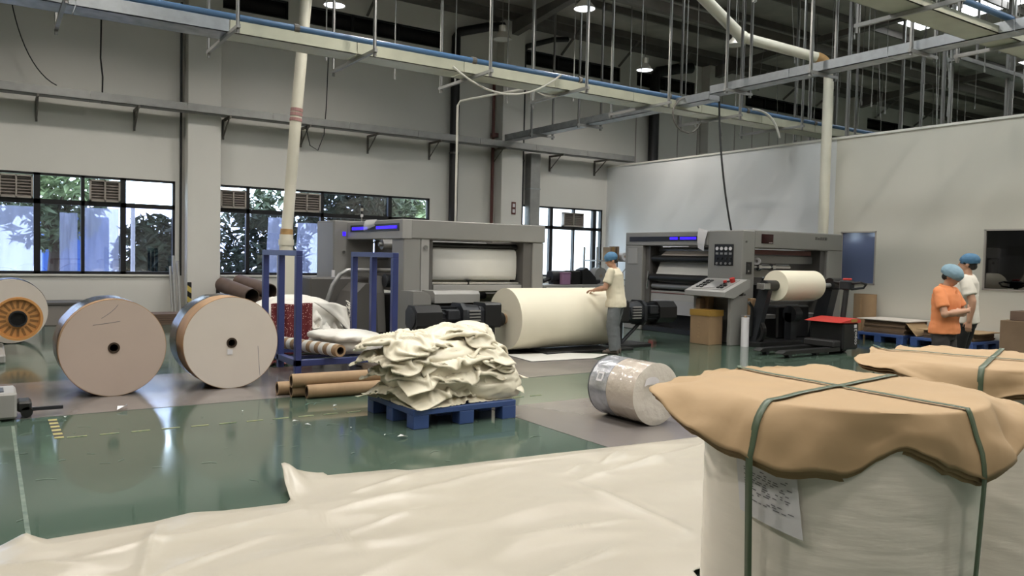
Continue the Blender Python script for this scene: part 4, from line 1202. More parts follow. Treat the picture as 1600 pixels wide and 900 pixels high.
# film-wrapped roll lying on the floor
t = thing('wrapped_paper_roll', 'film-wrapped paper roll lying on the grey floor lane', 'paper roll', (5.35, 5.8, 0))
def wr(r0, ya, yb, name, m, cap0=False, cap1=False):
    b = B()
    def f(u, v):
        a = 2 * PI * u; y = ya + (yb - ya) * v
        r = r0 + 0.004 * noise.noise(Vector((math.cos(a) * 4, math.sin(a) * 4, y * 12))) + 0.003 * noise.noise(Vector((a * 2, y * 30, 3)))
        return (5.35 + r * math.cos(a), y, 0.308 + r * math.sin(a))
    b.grid(f, 72, 14, True); b.build(name, m, t, smooth=60)
wr(0.300, 5.47, 5.86, 'tan_inner_wrap', 'wrap_tan')
wr(0.302, 5.86, 6.12, 'silver_outer_wrap', 'wrap_silver')
for ya, m, n in ((5.455, 'wrap_roll', 'end_face'), (6.125, 'wrap_silver', 'rear_face')):
    b = B()
    def f(u, v):
        a = 2 * PI * u; r = 0.302 * v
        d = 0.012 * noise.noise(Vector((r * 12 * math.cos(a), r * 12 * math.sin(a), 1.5))) * v * (1.3 - v)
        d += 0.014 * (1 - abs(noise.noise(Vector((r * 5 * math.cos(a), r * 5 * math.sin(a), 7.5))))) * v * (1 - v)
        return (5.35 + r * math.cos(a), ya - d + (0.012 * v ** 8), 0.308 + r * math.sin(a))
    b.grid(f, 64, 14, True); b.build(n, m, t, smooth=60)
b = B(); b.grid(lambda u, v: (5.33 - 0.17 * u + 0.02 * v, 5.435 - 0.02 * math.sin(3 * u), 0.38 + 0.07 * v + 0.12 * u * (1 - u) + 0.02 * u), 10, 4); b.build('film_tail', 'label', t, solid=0.002)
b = B(); b.box(-0.05, 0.05, 0, 0.09, 0.302, 0.305, m=Matrix.Translation((5.35, 5.93, 0.308)) @ Matrix.Rotation(-1.15, 4, 'Y')); b.build('white_print_mark', 'label', t)
b = B(); b.box(-0.028, 0.028, 0.02, 0.07, 0.305, 0.3065, m=Matrix.Translation((5.35, 5.93, 0.308)) @ Matrix.Rotation(-1.15, 4, 'Y')); b.build('print_mark_centre', 'wrap_silver', t)

# ---------------------------------------------------------------- foreground upright rolls under kraft covers
def cover_fn(tab):
    az = sorted(tab)
    def at(a):
        a %= 360
        for i in range(len(az)):
            a0, a1 = az[i], az[(i + 1) % len(az)]
            span = (a1 - a0) % 360
            d = (a - a0) % 360
            if d <= span:
                s = d / span; s = s * s * (3 - 2 * s) * 0.6 + s * 0.4
                return tuple(tab[a0][k] * (1 - s) + tab[a1][k] * s for k in (0, 1))
    return at
def upright_roll(label, cx, cy, R, H, tab, seed, straps, paper_label):
    t = thing('upright_paper_roll', label, 'paper roll', (cx, cy, 0))
    b = B()
    def f(u, v):
        a = 2 * PI * u; z = 0.0 + (H - 0.01) * v
        r = R - 0.004 + 0.0035 * noise.noise(Vector((a * 3 + z * 2.2, z * 22 + a * 3, seed))) + 0.003 * noise.noise(Vector((math.cos(a) * 2, math.sin(a) * 2, z * 3)))
        return (cx + r * math.cos(a), cy + r * math.sin(a), z)
    b.grid(f, 120, 60, True); b.build('wrapped_paper', 'stretch_white', t, smooth=80)
    b = B(); b.cyl((cx, cy, 0), (cx, cy, H - 0.01), R - 0.02, 48); b.build('roll_core_body', 'paper_w', t)
    at = cover_fn(tab)
    def surf(a, q, off=0.0, grow=0.0):
        """q 0..1 centre to rim, 1..2 rim to the free edge"""
        ad = math.degrees(a)
        ro, zo = at(ad)
        if q <= 1:
            r = R * q; z = H + 0.006 * noise.noise(Vector((r * 5 * math.cos(a), r * 5 * math.sin(a), seed)))
        else:
            s = q - 1
            r = R + (ro - R) * s
            drop = H - zo
            z = H - drop * (s ** 1.35) - 0.01 * s * (drop > 0.05)
            wr_ = 0.018 * noise.noise(Vector((a * 4.0, s * 1.6, seed + 4))) * s + 0.01 * noise.noise(Vector((a * 11, s * 3, seed))) * s
            fc = 0.12 * (0.45 - noise.voronoi(Vector((math.cos(a) * 2.6, math.sin(a) * 2.6, z * 3.4 + seed)))[0][0]) * min(1, s * 1.5) * min(1, (ro - R + H - zo) * 5)
            z += wr_ + fc * 0.5; r += wr_ * 0.6 + fc * 0.6 + grow * min(1, s * 4)
        return Vector((cx + r * math.cos(a), cy + r * math.sin(a), z + off))
    for k, m in enumerate(('kraft', 'kraft_d', 'kraft_d')):
        b = B(); b.grid(lambda u, v: surf(2 * PI * u, 0.02 + 1.98 * v, 0.012 - 0.004 * k - 0.010 * k * max(0, v * 2 - 1), -0.012 * k), 144, 36, True)
        bmesh.ops.contextual_create(b.bm, geom=[v for v in b.bm.verts if (v.co.xy - Vector((cx, cy))).length < R * 0.021])
        o = b.build('kraft_sheet', m, t, smooth=60, solid=0.002)
    for a0 in straps:
        for s in (0, 1):
            a = math.radians(a0 + 180 * s)
            pts = [surf(a, 0.0, 0.021)] + [surf(a, 2.0 * i / 16, 0.021) for i in range(1, 17)]
            e = pts[-1]; ro = (e.xy - Vector((cx, cy))).length
            for r, z in ((ro - 0.002, e.z - 0.06), (ro - 0.02, e.z - 0.45), (R + 0.012, 0.08), (R + 0.01, 0.0)):
                pts.append(Vector((cx + r * math.cos(a), cy + r * math.sin(a), z)))
            side = Vector((-math.sin(a), math.cos(a), 0)) * 0.013
            b = B()
            g = [[b.bm.verts.new(p + side * q) for q in (-1, 1)] for p in pts]
            for i in range(len(g) - 1): b.bm.faces.new((g[i][0], g[i][1], g[i + 1][1], g[i + 1][0]))
            b.build('green_strap', 'strap', t, smooth=60, solid=0.002)
    if paper_label:
        a0, a1, zt, zb = paper_label
        b = B(); rr = R + 0.012
        def lf(u, v, o=0.0):
            a = math.radians(a0 + (a1 - a0) * u + 4.5 * v); z = zt + (zb - zt) * v - 0.045 * u
            k = rr + o + 0.012 * v * u
            return Vector((cx + k * math.cos(a), cy + k * math.sin(a), z))
        b.grid(lf, 8, 8); lo = b.build('delivery_note', 'label', t, solid=0.001)
        random.seed(2)
        b = B()
        for i in range(24):
            v = 0.12 + 0.68 * i / 24
            u = 0.15
            while u < 0.85:
                w = random.uniform(0.03, 0.10)
                if random.random() < (0.22 if i < 10 else 0.55):
                    b.face([lf(u, v, 0.003), lf(u + w, v, 0.003), lf(u + w, v + 0.013, 0.003), lf(u, v + 0.013, 0.003)])
                u += w + 0.03
        b.build('printed_lines', 'ink', lo)['kind'] = 'stuff'
    return t
TAB1 = {20: (.56, 1.11), 42: (.66, 1.11), 65: (.52, 1.11), 90: (.51, 1.11), 120: (.58, 1.105), 150: (.74, 1.09), 165: (.67, 1.0), 180: (.65, .965), 197: (.61, .925), 215: (.545, .93), 236: (.525, 1.02), 254: (.54, .955), 265: (.575, .91), 291: (.61, .955), 316: (.70, 1.06), 350: (.55, 1.105)}
upright_roll('tall film-wrapped roll under creased brown paper, nearest in the right foreground', 2.74, 1.81, 0.5, 1.11, TAB1, 1.0, (188, 86), (172, 199, 1.0, 0.72))
TAB2 = {20: (.56, 1.11), 50: (.66, 1.11), 90: (.53, 1.11), 120: (.58, 1.11), 150: (.73, 1.09), 172: (.62, 1.05), 195: (.60, .99), 215: (.56, 1.03), 232: (.60, 1.05), 255: (.56, .97), 285: (.6, .95), 316: (.68, 1.06)}
upright_roll('second film-wrapped roll under brown paper, half hidden behind the nearest one', 4.36, 2.0, 0.5, 1.11, TAB2, 5.0, (200, 110), None)

# ---------------------------------------------------------------- film sheet on the floor in front
FAR = [(-2.0, 4.86), (0.0, 4.84), (0.06, 4.9), (0.17, 5.0), (0.26, 4.88), (0.8, 4.9), (1.02, 4.97), (1.2, 4.9), (1.6, 4.86), (1.635, 5.1), (1.70, 5.42), (1.8, 5.46), (1.95, 5.36), (2.5, 5.25), (2.56, 5.17), (5.7, 4.86)]
NEAR = [(-2.0, 2.2), (2.6, 2.2), (2.75, 2.35), (2.95, 2.72), (5.7, 2.85)]
def pl(tab, x):
    for (x0, y0), (x1, y1) in zip(tab, tab[1:]):
        if x <= x1: return y0 + (y1 - y0) * (x - x0) / (x1 - x0)
    return tab[-1][1]
def seg_d(p, a, c):
    a, c = Vector(a), Vector(c); d = c - a
    s = max(0, min(1, (p - a).dot(d) / d.length_squared))
    return (p - a - d * s).length, s
RID = [((3.4, 4.2), (3.35, 3.15), 0.035, 0.05), ((1.7, 4.5), (3.5, 4.75), 0.03, 0.10), ((0.2, 4.4), (1.6, 4.6), 0.02, 0.06), ((3.4, 4.25), (4.9, 4.55), 0.035, 0.06), ((0.6, 4.0), (0.8, 4.75), 0.03, 0.06),
       ((3.5, 4.45), (3.8, 4.6), 0.04, 0.05), ((3.9, 4.55), (4.3, 4.72), 0.04, 0.05), ((4.4, 4.4), (5.2, 4.6), 0.03, 0.05), ((2.6, 4.9), (4.2, 4.78), 0.025, 0.04), ((1.9, 4.75), (2.7, 5.0), 0.02, 0.04), ((0.5, 3.9), (1.3, 4.3), 0.025, 0.04), ((1.4, 4.05), (2.3, 4.3), 0.018, 0.04), ((2.4, 3.6), (3.2, 3.5), 0.018, 0.05), ((2.2, 3.0), (2.9, 3.2), 0.02, 0.05), ((0.0, 4.5), (0.4, 4.3), 0.03, 0.06), ((1.2, 3.4), (2.2, 3.75), 0.012, 0.06)]
XS = [-1.3 + 7.0 * i / 300 for i in range(301)]
b = B()
rows = []
for x in XS:
    ya, yb = pl(NEAR, x), pl(FAR, x)
    col = []
    for j in range(121):
        s = j / 120; y = ya + (yb - ya) * s
        p = Vector((x, y))
        z = 0.012 + 0.010 * (noise.noise(Vector((x * 0.9, y * 1.4, 2.0))) + 1) + 0.012 * max(0, 1 - 2.6 * abs(noise.noise(Vector((x * 1.1 + y * 0.5, y * 1.8, 9.0)))))
        vv = Vector((x * 0.8 + y * 0.25, y * 1.5, 3.0)) + Vector(noise.noise_vector(Vector((x, y, 1)))) * 0.5
        z += 0.020 * max(0, noise.voronoi(vv)[0][0] - 0.25) + 0.004 * noise.noise(Vector((x * 4, y * 6, 1))) + 0.006 * noise.voronoi(vv * 3.1)[0][0]
        for a, c, h, w in RID:
            d, q = seg_d(p, a, c)
            if d < w * 3: z += h * math.exp(-1.6 * d / w) * (0.3 + 0.7 * math.sin(PI * min(0.95, max(0.05, q))))
        z += 0.10 * math.exp(-((x - 1.70) / 0.10) ** 2 - ((y - 5.3) / 0.20) ** 2) + 0.05 * math.exp(-((x - 0.15) / 0.07) ** 2 - ((y - 4.95) / 0.12) ** 2)
        z *= min(1, 0.25 + (1 - s) * 12) if x < 1.58 or x > 2 else 1
        z += 0.002
        col.append(b.bm.verts.new((x, y, z)))
    rows.append(col)
for i in range(300):
    for j in range(120): b.bm.faces.new((rows[i][j], rows[i + 1][j], rows[i + 1][j + 1], rows[i][j + 1]))
o = b.build('plastic_floor_sheet', 'sheet', smooth=180, solid=0.003)
tag(o, 'big wrinkled white plastic sheet spread over the floor in front', 'plastic sheet')

# ---------------------------------------------------------------- crumpled film heap on a blue pallet
def pallet(label, x0, y0, lx, ly, rz, m='blue_plastic', group=None):
    xf = rotz(rz, (x0, y0, 0))
    t = thing('plastic_pallet', label, 'pallet', (x0, y0, 0), group)
    b = B(xf); b.box(0, lx, 0, ly, 0.125, 0.18, 0.006); b.build('deck', m, t)
    for i in range(3):
        for j in range(3):
            fx, fy = (0.16, 0.14)
            cx, cy = fx / 2 + (lx - fx) * i / 2, fy / 2 + (ly - fy) * j / 2
            b = B(xf); b.box(cx - fx / 2, cx + fx / 2, cy - fy / 2, cy + fy / 2, 0, 0.125, 0.004); b.build('foot', m, t)
    return t
pallet('blue plastic pallet carrying the heap of crumpled film', 3.23, 6.40, 1.14, 1.0, 0.02)

def crumple(b, c, r, rz, seed, amp=0.05, e=0.55, droop=0.0, nu=64, nv=30, fr=2.2, vor=False, tilt=(0, 0)):
    c = Vector(c); cz, sz = math.cos(rz), math.sin(rz)
    def sg(v, p): return math.copysign(abs(v) ** p, v)
    def f(u, v):
        a = 2 * PI * u; l = -PI / 2 + PI * v
        cl, sl_ = sg(math.cos(l), e), sg(math.sin(l), 0.8)
        x, y, z = cl * sg(math.cos(a), 0.75), cl * sg(math.sin(a), 0.75), sl_
        n = Vector((x * 1.0 / r[0], y / r[1], z / r[2])).normalized()
        q = Vector((x * r[0], y * r[1], z * r[2]))
        s = Vector((q.x * fr * 2 + seed, q.y * fr * 2, q.z * fr * 5 + seed * 3))
        if vor:
            w = Vector((q.x * 3.3 + seed, q.y * 3.3 + seed, q.z * 7 + q.x * 1.5)) + Vector(noise.noise_vector(q * 2.5 + Vector((seed, 0, 0)))) * 0.45
            k1 = noise.voronoi(w)[0]; k2 = noise.voronoi(w * 2.2 + Vector((3, 1, 7)))[0]
            q += n * amp * ((k1[0] - 0.4) * 2.2 + (k2[0] - 0.4) * 0.9 + 0.3 * noise.noise(w * 5))
            rd_ = 0
        rd = 1 - 2.4 * abs(noise.noise(s)) ; rd2 = 1 - 2.4 * abs(noise.noise(s * 2.1 + Vector((5, 1, 2)))); rd3 = 1 - 2.2 * abs(noise.noise(s * 4.3 + Vector((1, 7, 3))))
        if not vor: q += n * amp * (rd * 0.6 + rd2 * 0.35 + rd3 * 0.2)
        q.z -= droop * ((q.x / r[0]) ** 2 + (q.y / r[1]) ** 2) * 0.5
        q.z += tilt[0] * q.x + tilt[1] * q.y
        q.z = max(q.z, -c.z + 0.185) if c.z < 1.2 and droop >= 0 else q.z
        return (c.x + q.x * cz - q.y * sz, c.y + q.x * sz + q.y * cz, c.z + q.z)
    b.grid(f, nu, nv, True)
    return b
t = thing('film_heap', 'tall heap of crumpled cream-white plastic film on the blue pallet', 'plastic film', (3.8, 6.9, 0.15))
def crush(nx, ny, rest, c, sq, rz, dome, seed, steps=72, iters=13, lift=0.03, grav=0.0012, floor_z=0.16, tilt=(0, 0)):
    """a slack film pushed together from all sides over a low dome: it buckles into folds
    dome = (a, b, h, drop): half sizes, crown height, how far the rim falls"""
    rng = np.random.RandomState(seed)
    u = (np.arange(nx) - (nx - 1) / 2) * rest; v = (np.arange(ny) - (ny - 1) / 2) * rest
    U, V = np.meshgrid(u, v, indexing='ij')
    a, b_, h, drop = dome
    def base(X, Y):
        r = (np.abs(X / a) ** 2.6 + np.abs(Y / b_) ** 2.6) ** (1 / 2.6)
        return h * (1 - np.minimum(r, 1) ** 3) - drop * np.maximum(r - 0.85, 0) ** 1.2 * 2.2 + tilt[0] * X + tilt[1] * Y
    P = np.stack([U, V, base(U, V) + 0.02], -1).astype(np.float32)
    for k in range(16):
        f = 4 + 1.9 * k; an = rng.rand() * 6.28
        P[..., 2] += lift / (1 + 0.25 * k) * (1 + np.sin(f * (U * math.cos(an) + V * math.sin(an)) + rng.rand() * 6.28))
    offs = [(1, 0, 1.0), (0, 1, 1.0), (1, 1, 0.7), (1, -1, 0.7), (2, 0, 0.3), (0, 2, 0.3), (3, 0, 0.12), (0, 3, 0.12)]
    Q = P.copy(); kx, ky = sq[0] ** (1 / 55), sq[1] ** (1 / 55)
    for s in range(steps):
        vel = (P - Q) * 0.85
        Q = P.copy(); P = P + vel; P[..., 2] -= grav
        if s < 55:
            P[..., 0] *= kx; P[..., 1] *= ky; Q[..., 0] *= kx; Q[..., 1] *= ky
        for it in range(iters):
            C = np.zeros_like(P); P = P.astype(np.float32)
            for dx, dy, w in offs:
                A = (slice(0, nx - dx), slice(max(0, -dy), ny - max(0, dy))); Bs = (slice(dx, nx), slice(max(0, dy), ny + min(0, dy)))
                D = P[Bs] - P[A]; L = np.sqrt((D ** 2).sum(-1, keepdims=True)) + 1e-9
                r0 = rest * math.hypot(dx, dy) * (0.88 if dx + abs(dy) > 1 and (dx == 0 or dy == 0) else 1)
                e_ = (L - r0) / L
                if dx + abs(dy) > 1 and (dx == 0 or dy == 0): e_ = np.minimum(e_, 0)
                D = D * e_ * (0.5 * w)
                C[A] += D; C[Bs] -= D
            P = P + C * 0.30
            z = base(P[..., 0], P[..., 1])
            low = P[..., 2] < z
            P[..., 2] = np.where(low, z, P[..., 2])
        Q[low] = P[low]
    cz, sz = math.cos(rz), math.sin(rz)
    X = c[0] + P[..., 0] * cz - P[..., 1] * sz; Y = c[1] + P[..., 0] * sz + P[..., 1] * cz
    return np.stack([X, Y, np.maximum(P[..., 2] + c[2], floor_z)], -1)
def cloth(P, name, m, parent, th=0.004, ang=180):
    b = B(); nx, ny = P.shape[:2]
    g = [[b.bm.verts.new(P[i, j]) for j in range(ny)] for i in range(nx)]
    for i in range(nx - 1):
        for j in range(ny - 1): b.bm.faces.new((g[i][j], g[i + 1][j], g[i + 1][j + 1], g[i][j + 1]))
    return b.build(name, m, parent, smooth=ang, solid=th)
LAY = [(62, 56, (3.76, 6.94, 0.19), (0.80, 0.80), 0.1, (0.58, 0.50, 0.06, 0.02)),
       (64, 58, (3.66, 6.94, 0.27), (0.74, 0.76), 0.25, (0.58, 0.48, 0.08, 0.14)),
       (62, 56, (4.08, 6.94, 0.35), (0.74, 0.76), -0.15, (0.52, 0.46, 0.08, 0.16)),
       (66, 58, (3.62, 6.95, 0.42), (0.72, 0.76), 0.2, (0.58, 0.48, 0.08, 0.16)),
       (62, 56, (4.06, 6.95, 0.50), (0.72, 0.74), -0.2, (0.50, 0.46, 0.08, 0.18)),
       (70, 58, (3.56, 6.98, 0.57), (0.72, 0.74), 0.15, (0.60, 0.48, 0.08, 0.18)),
       (60, 56, (4.02, 6.97, 0.64), (0.74, 0.72), -0.3, (0.48, 0.44, 0.08, 0.18)),
       (70, 58, (3.54, 7.02, 0.70), (0.72, 0.72), 0.3, (0.56, 0.46, 0.10, 0.20)),
       (54, 50, (3.98, 7.0, 0.77), (0.70, 0.70), -0.5, (0.38, 0.36, 0.10, 0.18)),
       (56, 44, (3.92, 6.76, 0.42), (0.74, 0.74), 0.05, (0.46, 0.36, 0.08, 0.2)), (54, 44, (3.82, 6.79, 0.56), (0.72, 0.74), -0.12, (0.46, 0.36, 0.08, 0.2)),
       (34, 32, (4.14, 6.98, 0.78), (0.66, 0.66), 0.3, (0.2, 0.24, 0.15, 0.25))]
b = B(); crumple(b, (3.74, 6.96, 0.46), (0.52, 0.42, 0.30), 0.0, 5.0, 0.04, nu=80, nv=40); b.build('film_core', 'film_w', t, smooth=60)
b = B(); crumple(b, (4.18, 6.83, 0.33), (0.40, 0.36, 0.16), -0.15, 2.3, 0.035, e=0.6, droop=0.03, nu=90, nv=44); b.build('film_bulge', 'film_w', t, smooth=60)
for k, (nx, ny, c, sq, a, dm) in enumerate(LAY):
    cloth(crush(nx, ny, 0.021, c, sq, a, dm, k + 1, floor_z=0.185), 'film_fold', 'film_w', t)
def flap(p0, p1, p2, bulge, seed, m='film_w', par=None, n=14):
    p0, p1, p2 = map(Vector, (p0, p1, p2)); nn = (p1 - p0).cross(p2 - p0).normalized()
    b = B()
    def f(u, v):
        q = p0.lerp(p1, u).lerp(p2, v)
        return q + nn * (bulge * math.sin(PI * min(1, u + v * 0.5)) * (1 - v) + 0.025 * noise.noise(Vector((u * 3 + seed, v * 3, seed))))
    b.grid(f, n, n); b.build('loose_flap', m, par or t, smooth=60, solid=0.004)
flap((4.35, 6.75, 0.55), (4.45, 7.1, 0.5), (4.66, 6.85, 0.36), 0.05, 3)
flap((4.4, 6.6, 0.45), (4.5, 6.95, 0.42), (4.72, 6.72, 0.33), 0.04, 8)

# ---------------------------------------------------------------- blue rack, sack, tubes
t = thing('blue_rack', 'blue steel open rack with tall end frames behind the cardboard tubes', 'rack', (3.9, 10.4, 0))
x0, x1, y0, y1, H = 3.25, 4.57, 9.7, 11.1, 1.55
w = 0.04
for x in (x0, x1):
    for y in (y0, (y0 + y1) / 2, y1):
        b = B(); b.box(x - w, x + w, y - w, y + w, 0.06, H, 0.005); b.build('post', 'blue_frame', t)
    b = B(); b.box(x - w, x + w, y0 - w, y1 + w, H, H + 0.07, 0.005); b.build('top_rail', 'blue_frame', t)
    b = B(); b.box(x - w, x + w, y0 - w, y1 + w, 0.16, 0.24, 0.005); b.build('base_rail', 'blue_frame', t)
for y in (y0, y1):
    b = B(); b.box(x0, x1, y - w, y + w, 0.16, 0.24, 0.005); b.build('base_rail', 'blue_frame', t)
b = B(); b.box(x0, x1, (y0 + y1) / 2 - w, (y0 + y1) / 2 + w, 0.16, 0.2, 0.005); b.build('cross_rail', 'blue_frame', t)
for x in (x0, x1):
    for y in (y0, y1):
        b = B(); b.cyl((x, y - 0.02, 0.05), (x, y + 0.02, 0.05), 0.05, 14); b.build('castor', 'roller_grey', t)
# bulging white sack with red cloth behind the rack
t = thing('woven_sack', 'bulging white woven sack with frayed edge behind the blue rack', 'sack', (3.9, 12.0, 0))
b = B(); crumple(b, (3.95, 12.0, 0.45), (0.70, 0.44, 0.44), 0.0, 21.0, 0.04, e=0.7, droop=-0.001, nu=60, nv=30); b.build('sack_filling', 'bag', t, smooth=60)
cloth(crush(76, 66, 0.028, (3.95, 12.0, 0.08), (0.80, 0.80), 0.05, (0.80, 0.58, 0.86, 0.25), 31, floor_z=0.01), 'sack_body', 'bag', t)
flap((4.1, 11.55, 0.85), (4.72, 11.75, 0.75), (4.75, 11.6, 0.35), -0.08, 3, 'bag')
flap((4.0, 11.5, 0.55), (4.3, 11.5, 0.1), (4.55, 11.45, 0.15), -0.08, 5, 'bag')
b = B()
random.seed(8)
for i in range(40):
    z = random.uniform(0.25, 0.85); x = 4.72 + random.uniform(-0.03, 0.05)
    b.pipe([(x, 11.75, z), (x + random.uniform(0, 0.07), 11.65, z - random.uniform(0.0, 0.09)), (x + random.uniform(0, 0.06), 11.6, z - random.uniform(0.08, 0.2))], 0.006, 4)
f = b.build('frayed_threads', 'bag', t); f['kind'] = 'stuff'
b = B()
def f(u, v):
    x = 3.42 + 0.62 * u; z = 0.84 - 0.74 * v
    return (x, 11.40 - 0.05 * abs(noise.noise(Vector((u * 5, v * 1.5, 4)))) + 0.06 * math.sin(u * PI * 4) * 0.5, z + 0.01 * math.sin(u * 9))
b.grid(f, 40, 30)
tag(b.build('red_printed_cloth', 'red_cloth', smooth=60, solid=0.004), 'dark red printed cloth hanging on the front of the white sack', 'cloth')
b = B(); b.grid(lambda u, v: (3.0 + 0.55 * u, 10.95 + 0.25 * v + 0.04 * math.sin(u * 12), 0.015 + 0.09 * abs(noise.noise(Vector((u * 4, v * 4, 1)))) ), 20, 12)
tag(b.build('red_printed_cloth', 'red_cloth', smooth=60, solid=0.004), 'crumpled red printed cloth on the floor at the rack foot', 'cloth')

def tube(label, p0, p1, ro, ri, group, m='tube'):
    p0, p1 = Vector(p0), Vector(p1)
    t = thing('cardboard_tube', label, 'tube', ((p0 + p1) / 2 - Vector((0, 0, ro))), group)
    b = B(); b.ring(p0, p1, ro, ri, 28); b.build('tube_wall', m, t, smooth=40)
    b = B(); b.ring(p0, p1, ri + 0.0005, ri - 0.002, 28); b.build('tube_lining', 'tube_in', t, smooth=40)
    return t
gt = 'cardboard tubes on the floor before the blue rack'
tube('cardboard tube lying nearest the viewer in the floor stack', (2.90, 8.34, 0.075), (4.3, 8.27, 0.075), 0.075, 0.055, gt)
tube('cardboard tube resting on top of the floor stack', (2.76, 8.44, 0.19), (4.2, 8.37, 0.19), 0.075, 0.055, gt)
tube('cardboard tube in the middle of the bottom row', (2.78, 8.50, 0.075), (4.1, 8.43, 0.075), 0.075, 0.055, gt)
tube('cardboard tube farthest back and furthest left in floor stack', (2.68, 8.68, 0.075), (4.0, 8.61, 0.075), 0.075, 0.055, gt)
tube('pale cardboard tube behind the stack under the rack edge', (2.95, 8.90, 0.075), (4.3, 8.84, 0.075), 0.075, 0.055, gt)
tube('thick brown tube lying behind the rack beside the sack', (4.75, 11.3, 0.15), (5.6, 11.3, 0.15), 0.15, 0.12, gt)
# striped roll in the rack
t = thing('striped_tube', 'tube wound with white stripes poking out of the blue rack', 'tube', (3.55, 10.1, 0.24))
p0, p1 = Vector((3.42, 10.95, 0.33)), Vector((3.72, 9.45, 0.36))
b = B(); b.ring(p0, p1, 0.078, 0.05, 28); b.build('tube_wall', 'tube', t, smooth=40)
for i in range(7):
    s = 0.06 + i * 0.135
    b = B(); b.ring(p0.lerp(p1, s), p0.lerp(p1, s + 0.065), 0.083, 0.077, 28); b.build('white_band', 'paper_g', t, smooth=40)
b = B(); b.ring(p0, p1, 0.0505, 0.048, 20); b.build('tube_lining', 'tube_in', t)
t = thing('folded_white_film', 'flat folded white film lying across the blue rack floor', 'plastic film', (4.15, 10.2, 0.24))
b = B(); crumple(b, (4.12, 10.3, 0.36), (0.36, 0.6, 0.10), 0.2, 31.0, 0.03, nu=60, nv=28); b.build('film_fold', 'bag', t, smooth=60)
b = B(); crumple(b, (4.05, 10.15, 0.48), (0.38, 0.5, 0.05), 0.4, 33.0, 0.025, nu=60, nv=28); b.build('film_fold', 'bag', t, smooth=60)

# ---------------------------------------------------------------- things along the back wall
t = thing('board_stack', 'low stack of brown boards lying along the back wall', 'boards', (4.1, 18.4, 0))
for i in range(5):
    b = B(); b.box(2.9 + 0.03 * (i % 2), 6.1 - 0.05 * (i % 3), 17.9, 18.6, i * 0.045, i * 0.045 + 0.04); b.build('board', 'wood', t)
gt = 'wide brown tubes stacked against the back wall'
tube('wide brown tube on top of the wall stack, left one', (4.45, 18.55, 0.82), (4.75, 17.2, 0.62), 0.17, 0.155, gt, 'wood')
tube('wide brown tube on top of the wall stack, right one', (4.85, 18.6, 0.88), (5.15, 17.25, 0.72), 0.17, 0.155, gt, 'wood')
t = thing('tube_crate', 'dark crate under the wide brown tubes by the wall', 'crate', (4.9, 17.9, 0.22))
part(t, 'crate_body', 'wood', (4.2, 5.6, 17.5, 18.5, 0.225, 0.44), bev=0.01)
part(t, 'crate_rim', 'wood', (4.15, 5.65, 17.45, 17.55, 0.40, 0.47), (4.15, 5.65, 18.4, 18.52, 0.40, 0.60), bev=0.005)
t = thing('grey_wall_crate', 'grey crate against the wall behind the left paper roll', 'crate', (1.1, 18.7, 0))
part(t, 'crate_body', 'vent', (0.95, 2.0, 18.3, 19.2, 0, 0.42), bev=0.01)
part(t, 'crate_lid', 'mdark', (0.92, 2.03, 18.27, 19.22, 0.42, 0.47), bev=0.005)
gt = 'grey bars leaning by the first pilaster'
for i, x in enumerate((3.5, 3.6, 3.44)):
    b = B(); b.pipe([(x, 18.75, 0.0), (x + 0.02, 19.18, 1.45 - 0.12 * i)], 0.03, 8)
    tag(b.build('leaning_bar', 'galv_dull'), 'grey bar leaning against the wall left of the first pilaster', 'bar', gt)
# ---------------------------------------------------------------- around the right machine
gc = 'cardboard boxes under the control desk'
def carton(label, x0, x1, y0, y1, z0, z1, m='card', tape=True, group=None, mark=False):
    t = thing('cardboard_box', label, 'box', ((x0 + x1) / 2, (y0 + y1) / 2, z0), group)
    b = B(); b.box(x0, x1, y0, y1, z0, z1, 0.006); b.build('carton', m, t)
    if tape:
        b = B(); b.box((x0 + x1) / 2 - 0.03, (x0 + x1) / 2 + 0.03, y0 - 0.002, y1 + 0.002, z1 - 0.12, z1 + 0.002); b.build('tape_strip', 'tape_y', t)
    b = B(); b.box(x0, x1, (y0 + y1) / 2 - 0.003, (y0 + y1) / 2 + 0.003, z1, z1 + 0.003); b.build('flap_gap', 'kraft_d', t)
    if mark:
        b = B()
        for i in range(6): b.box(x0 - 0.002, x0, y0 + 0.22, y0 + 0.28, z0 + 0.12 + i * 0.07, z0 + 0.165 + i * 0.07)
        b.build('printed_mark', 'kraft_d', t)
    return t
carton('cardboard box with yellow tape band under the control desk', 11.4, 11.78, 10.3, 10.78, 0, 0.66, mark=True, group=gc)
b = B(); b.box(11.39, 11.79, 10.29, 10.79, 0.55, 0.665); o = b.build('tape_band', 'tape_y', bpy.data.objects['cardboard_box'])
carton('tall narrow carton behind the taped box under the desk', 11.85, 12.02, 10.75, 10.95, 0, 0.9, tape=False, group=gc)
carton('slim upright carton leaning left of the taped box', 11.68, 11.82, 10.8, 10.92, 0, 0.86, 'card_d', tape=False, group=gc)
carton('slim upright carton at the right end of the desk', 12.22, 12.34, 9.98, 10.12, 0, 0.9, tape=False)
t = thing('white_core_tube', 'white upright tube standing on the floor by the desk', 'tube', (11.93, 9.88, 0))
b = B(); b.cyl((11.93, 9.88, 0), (11.93, 9.88, 0.55), 0.075, 20); b.build('film_roll', 'label', t, smooth=40)
b = B(); b.ring((11.93, 9.88, 0.55), (11.93, 9.88, 0.575), 0.03, 0.02, 14); b.build('core', 'tube', t)

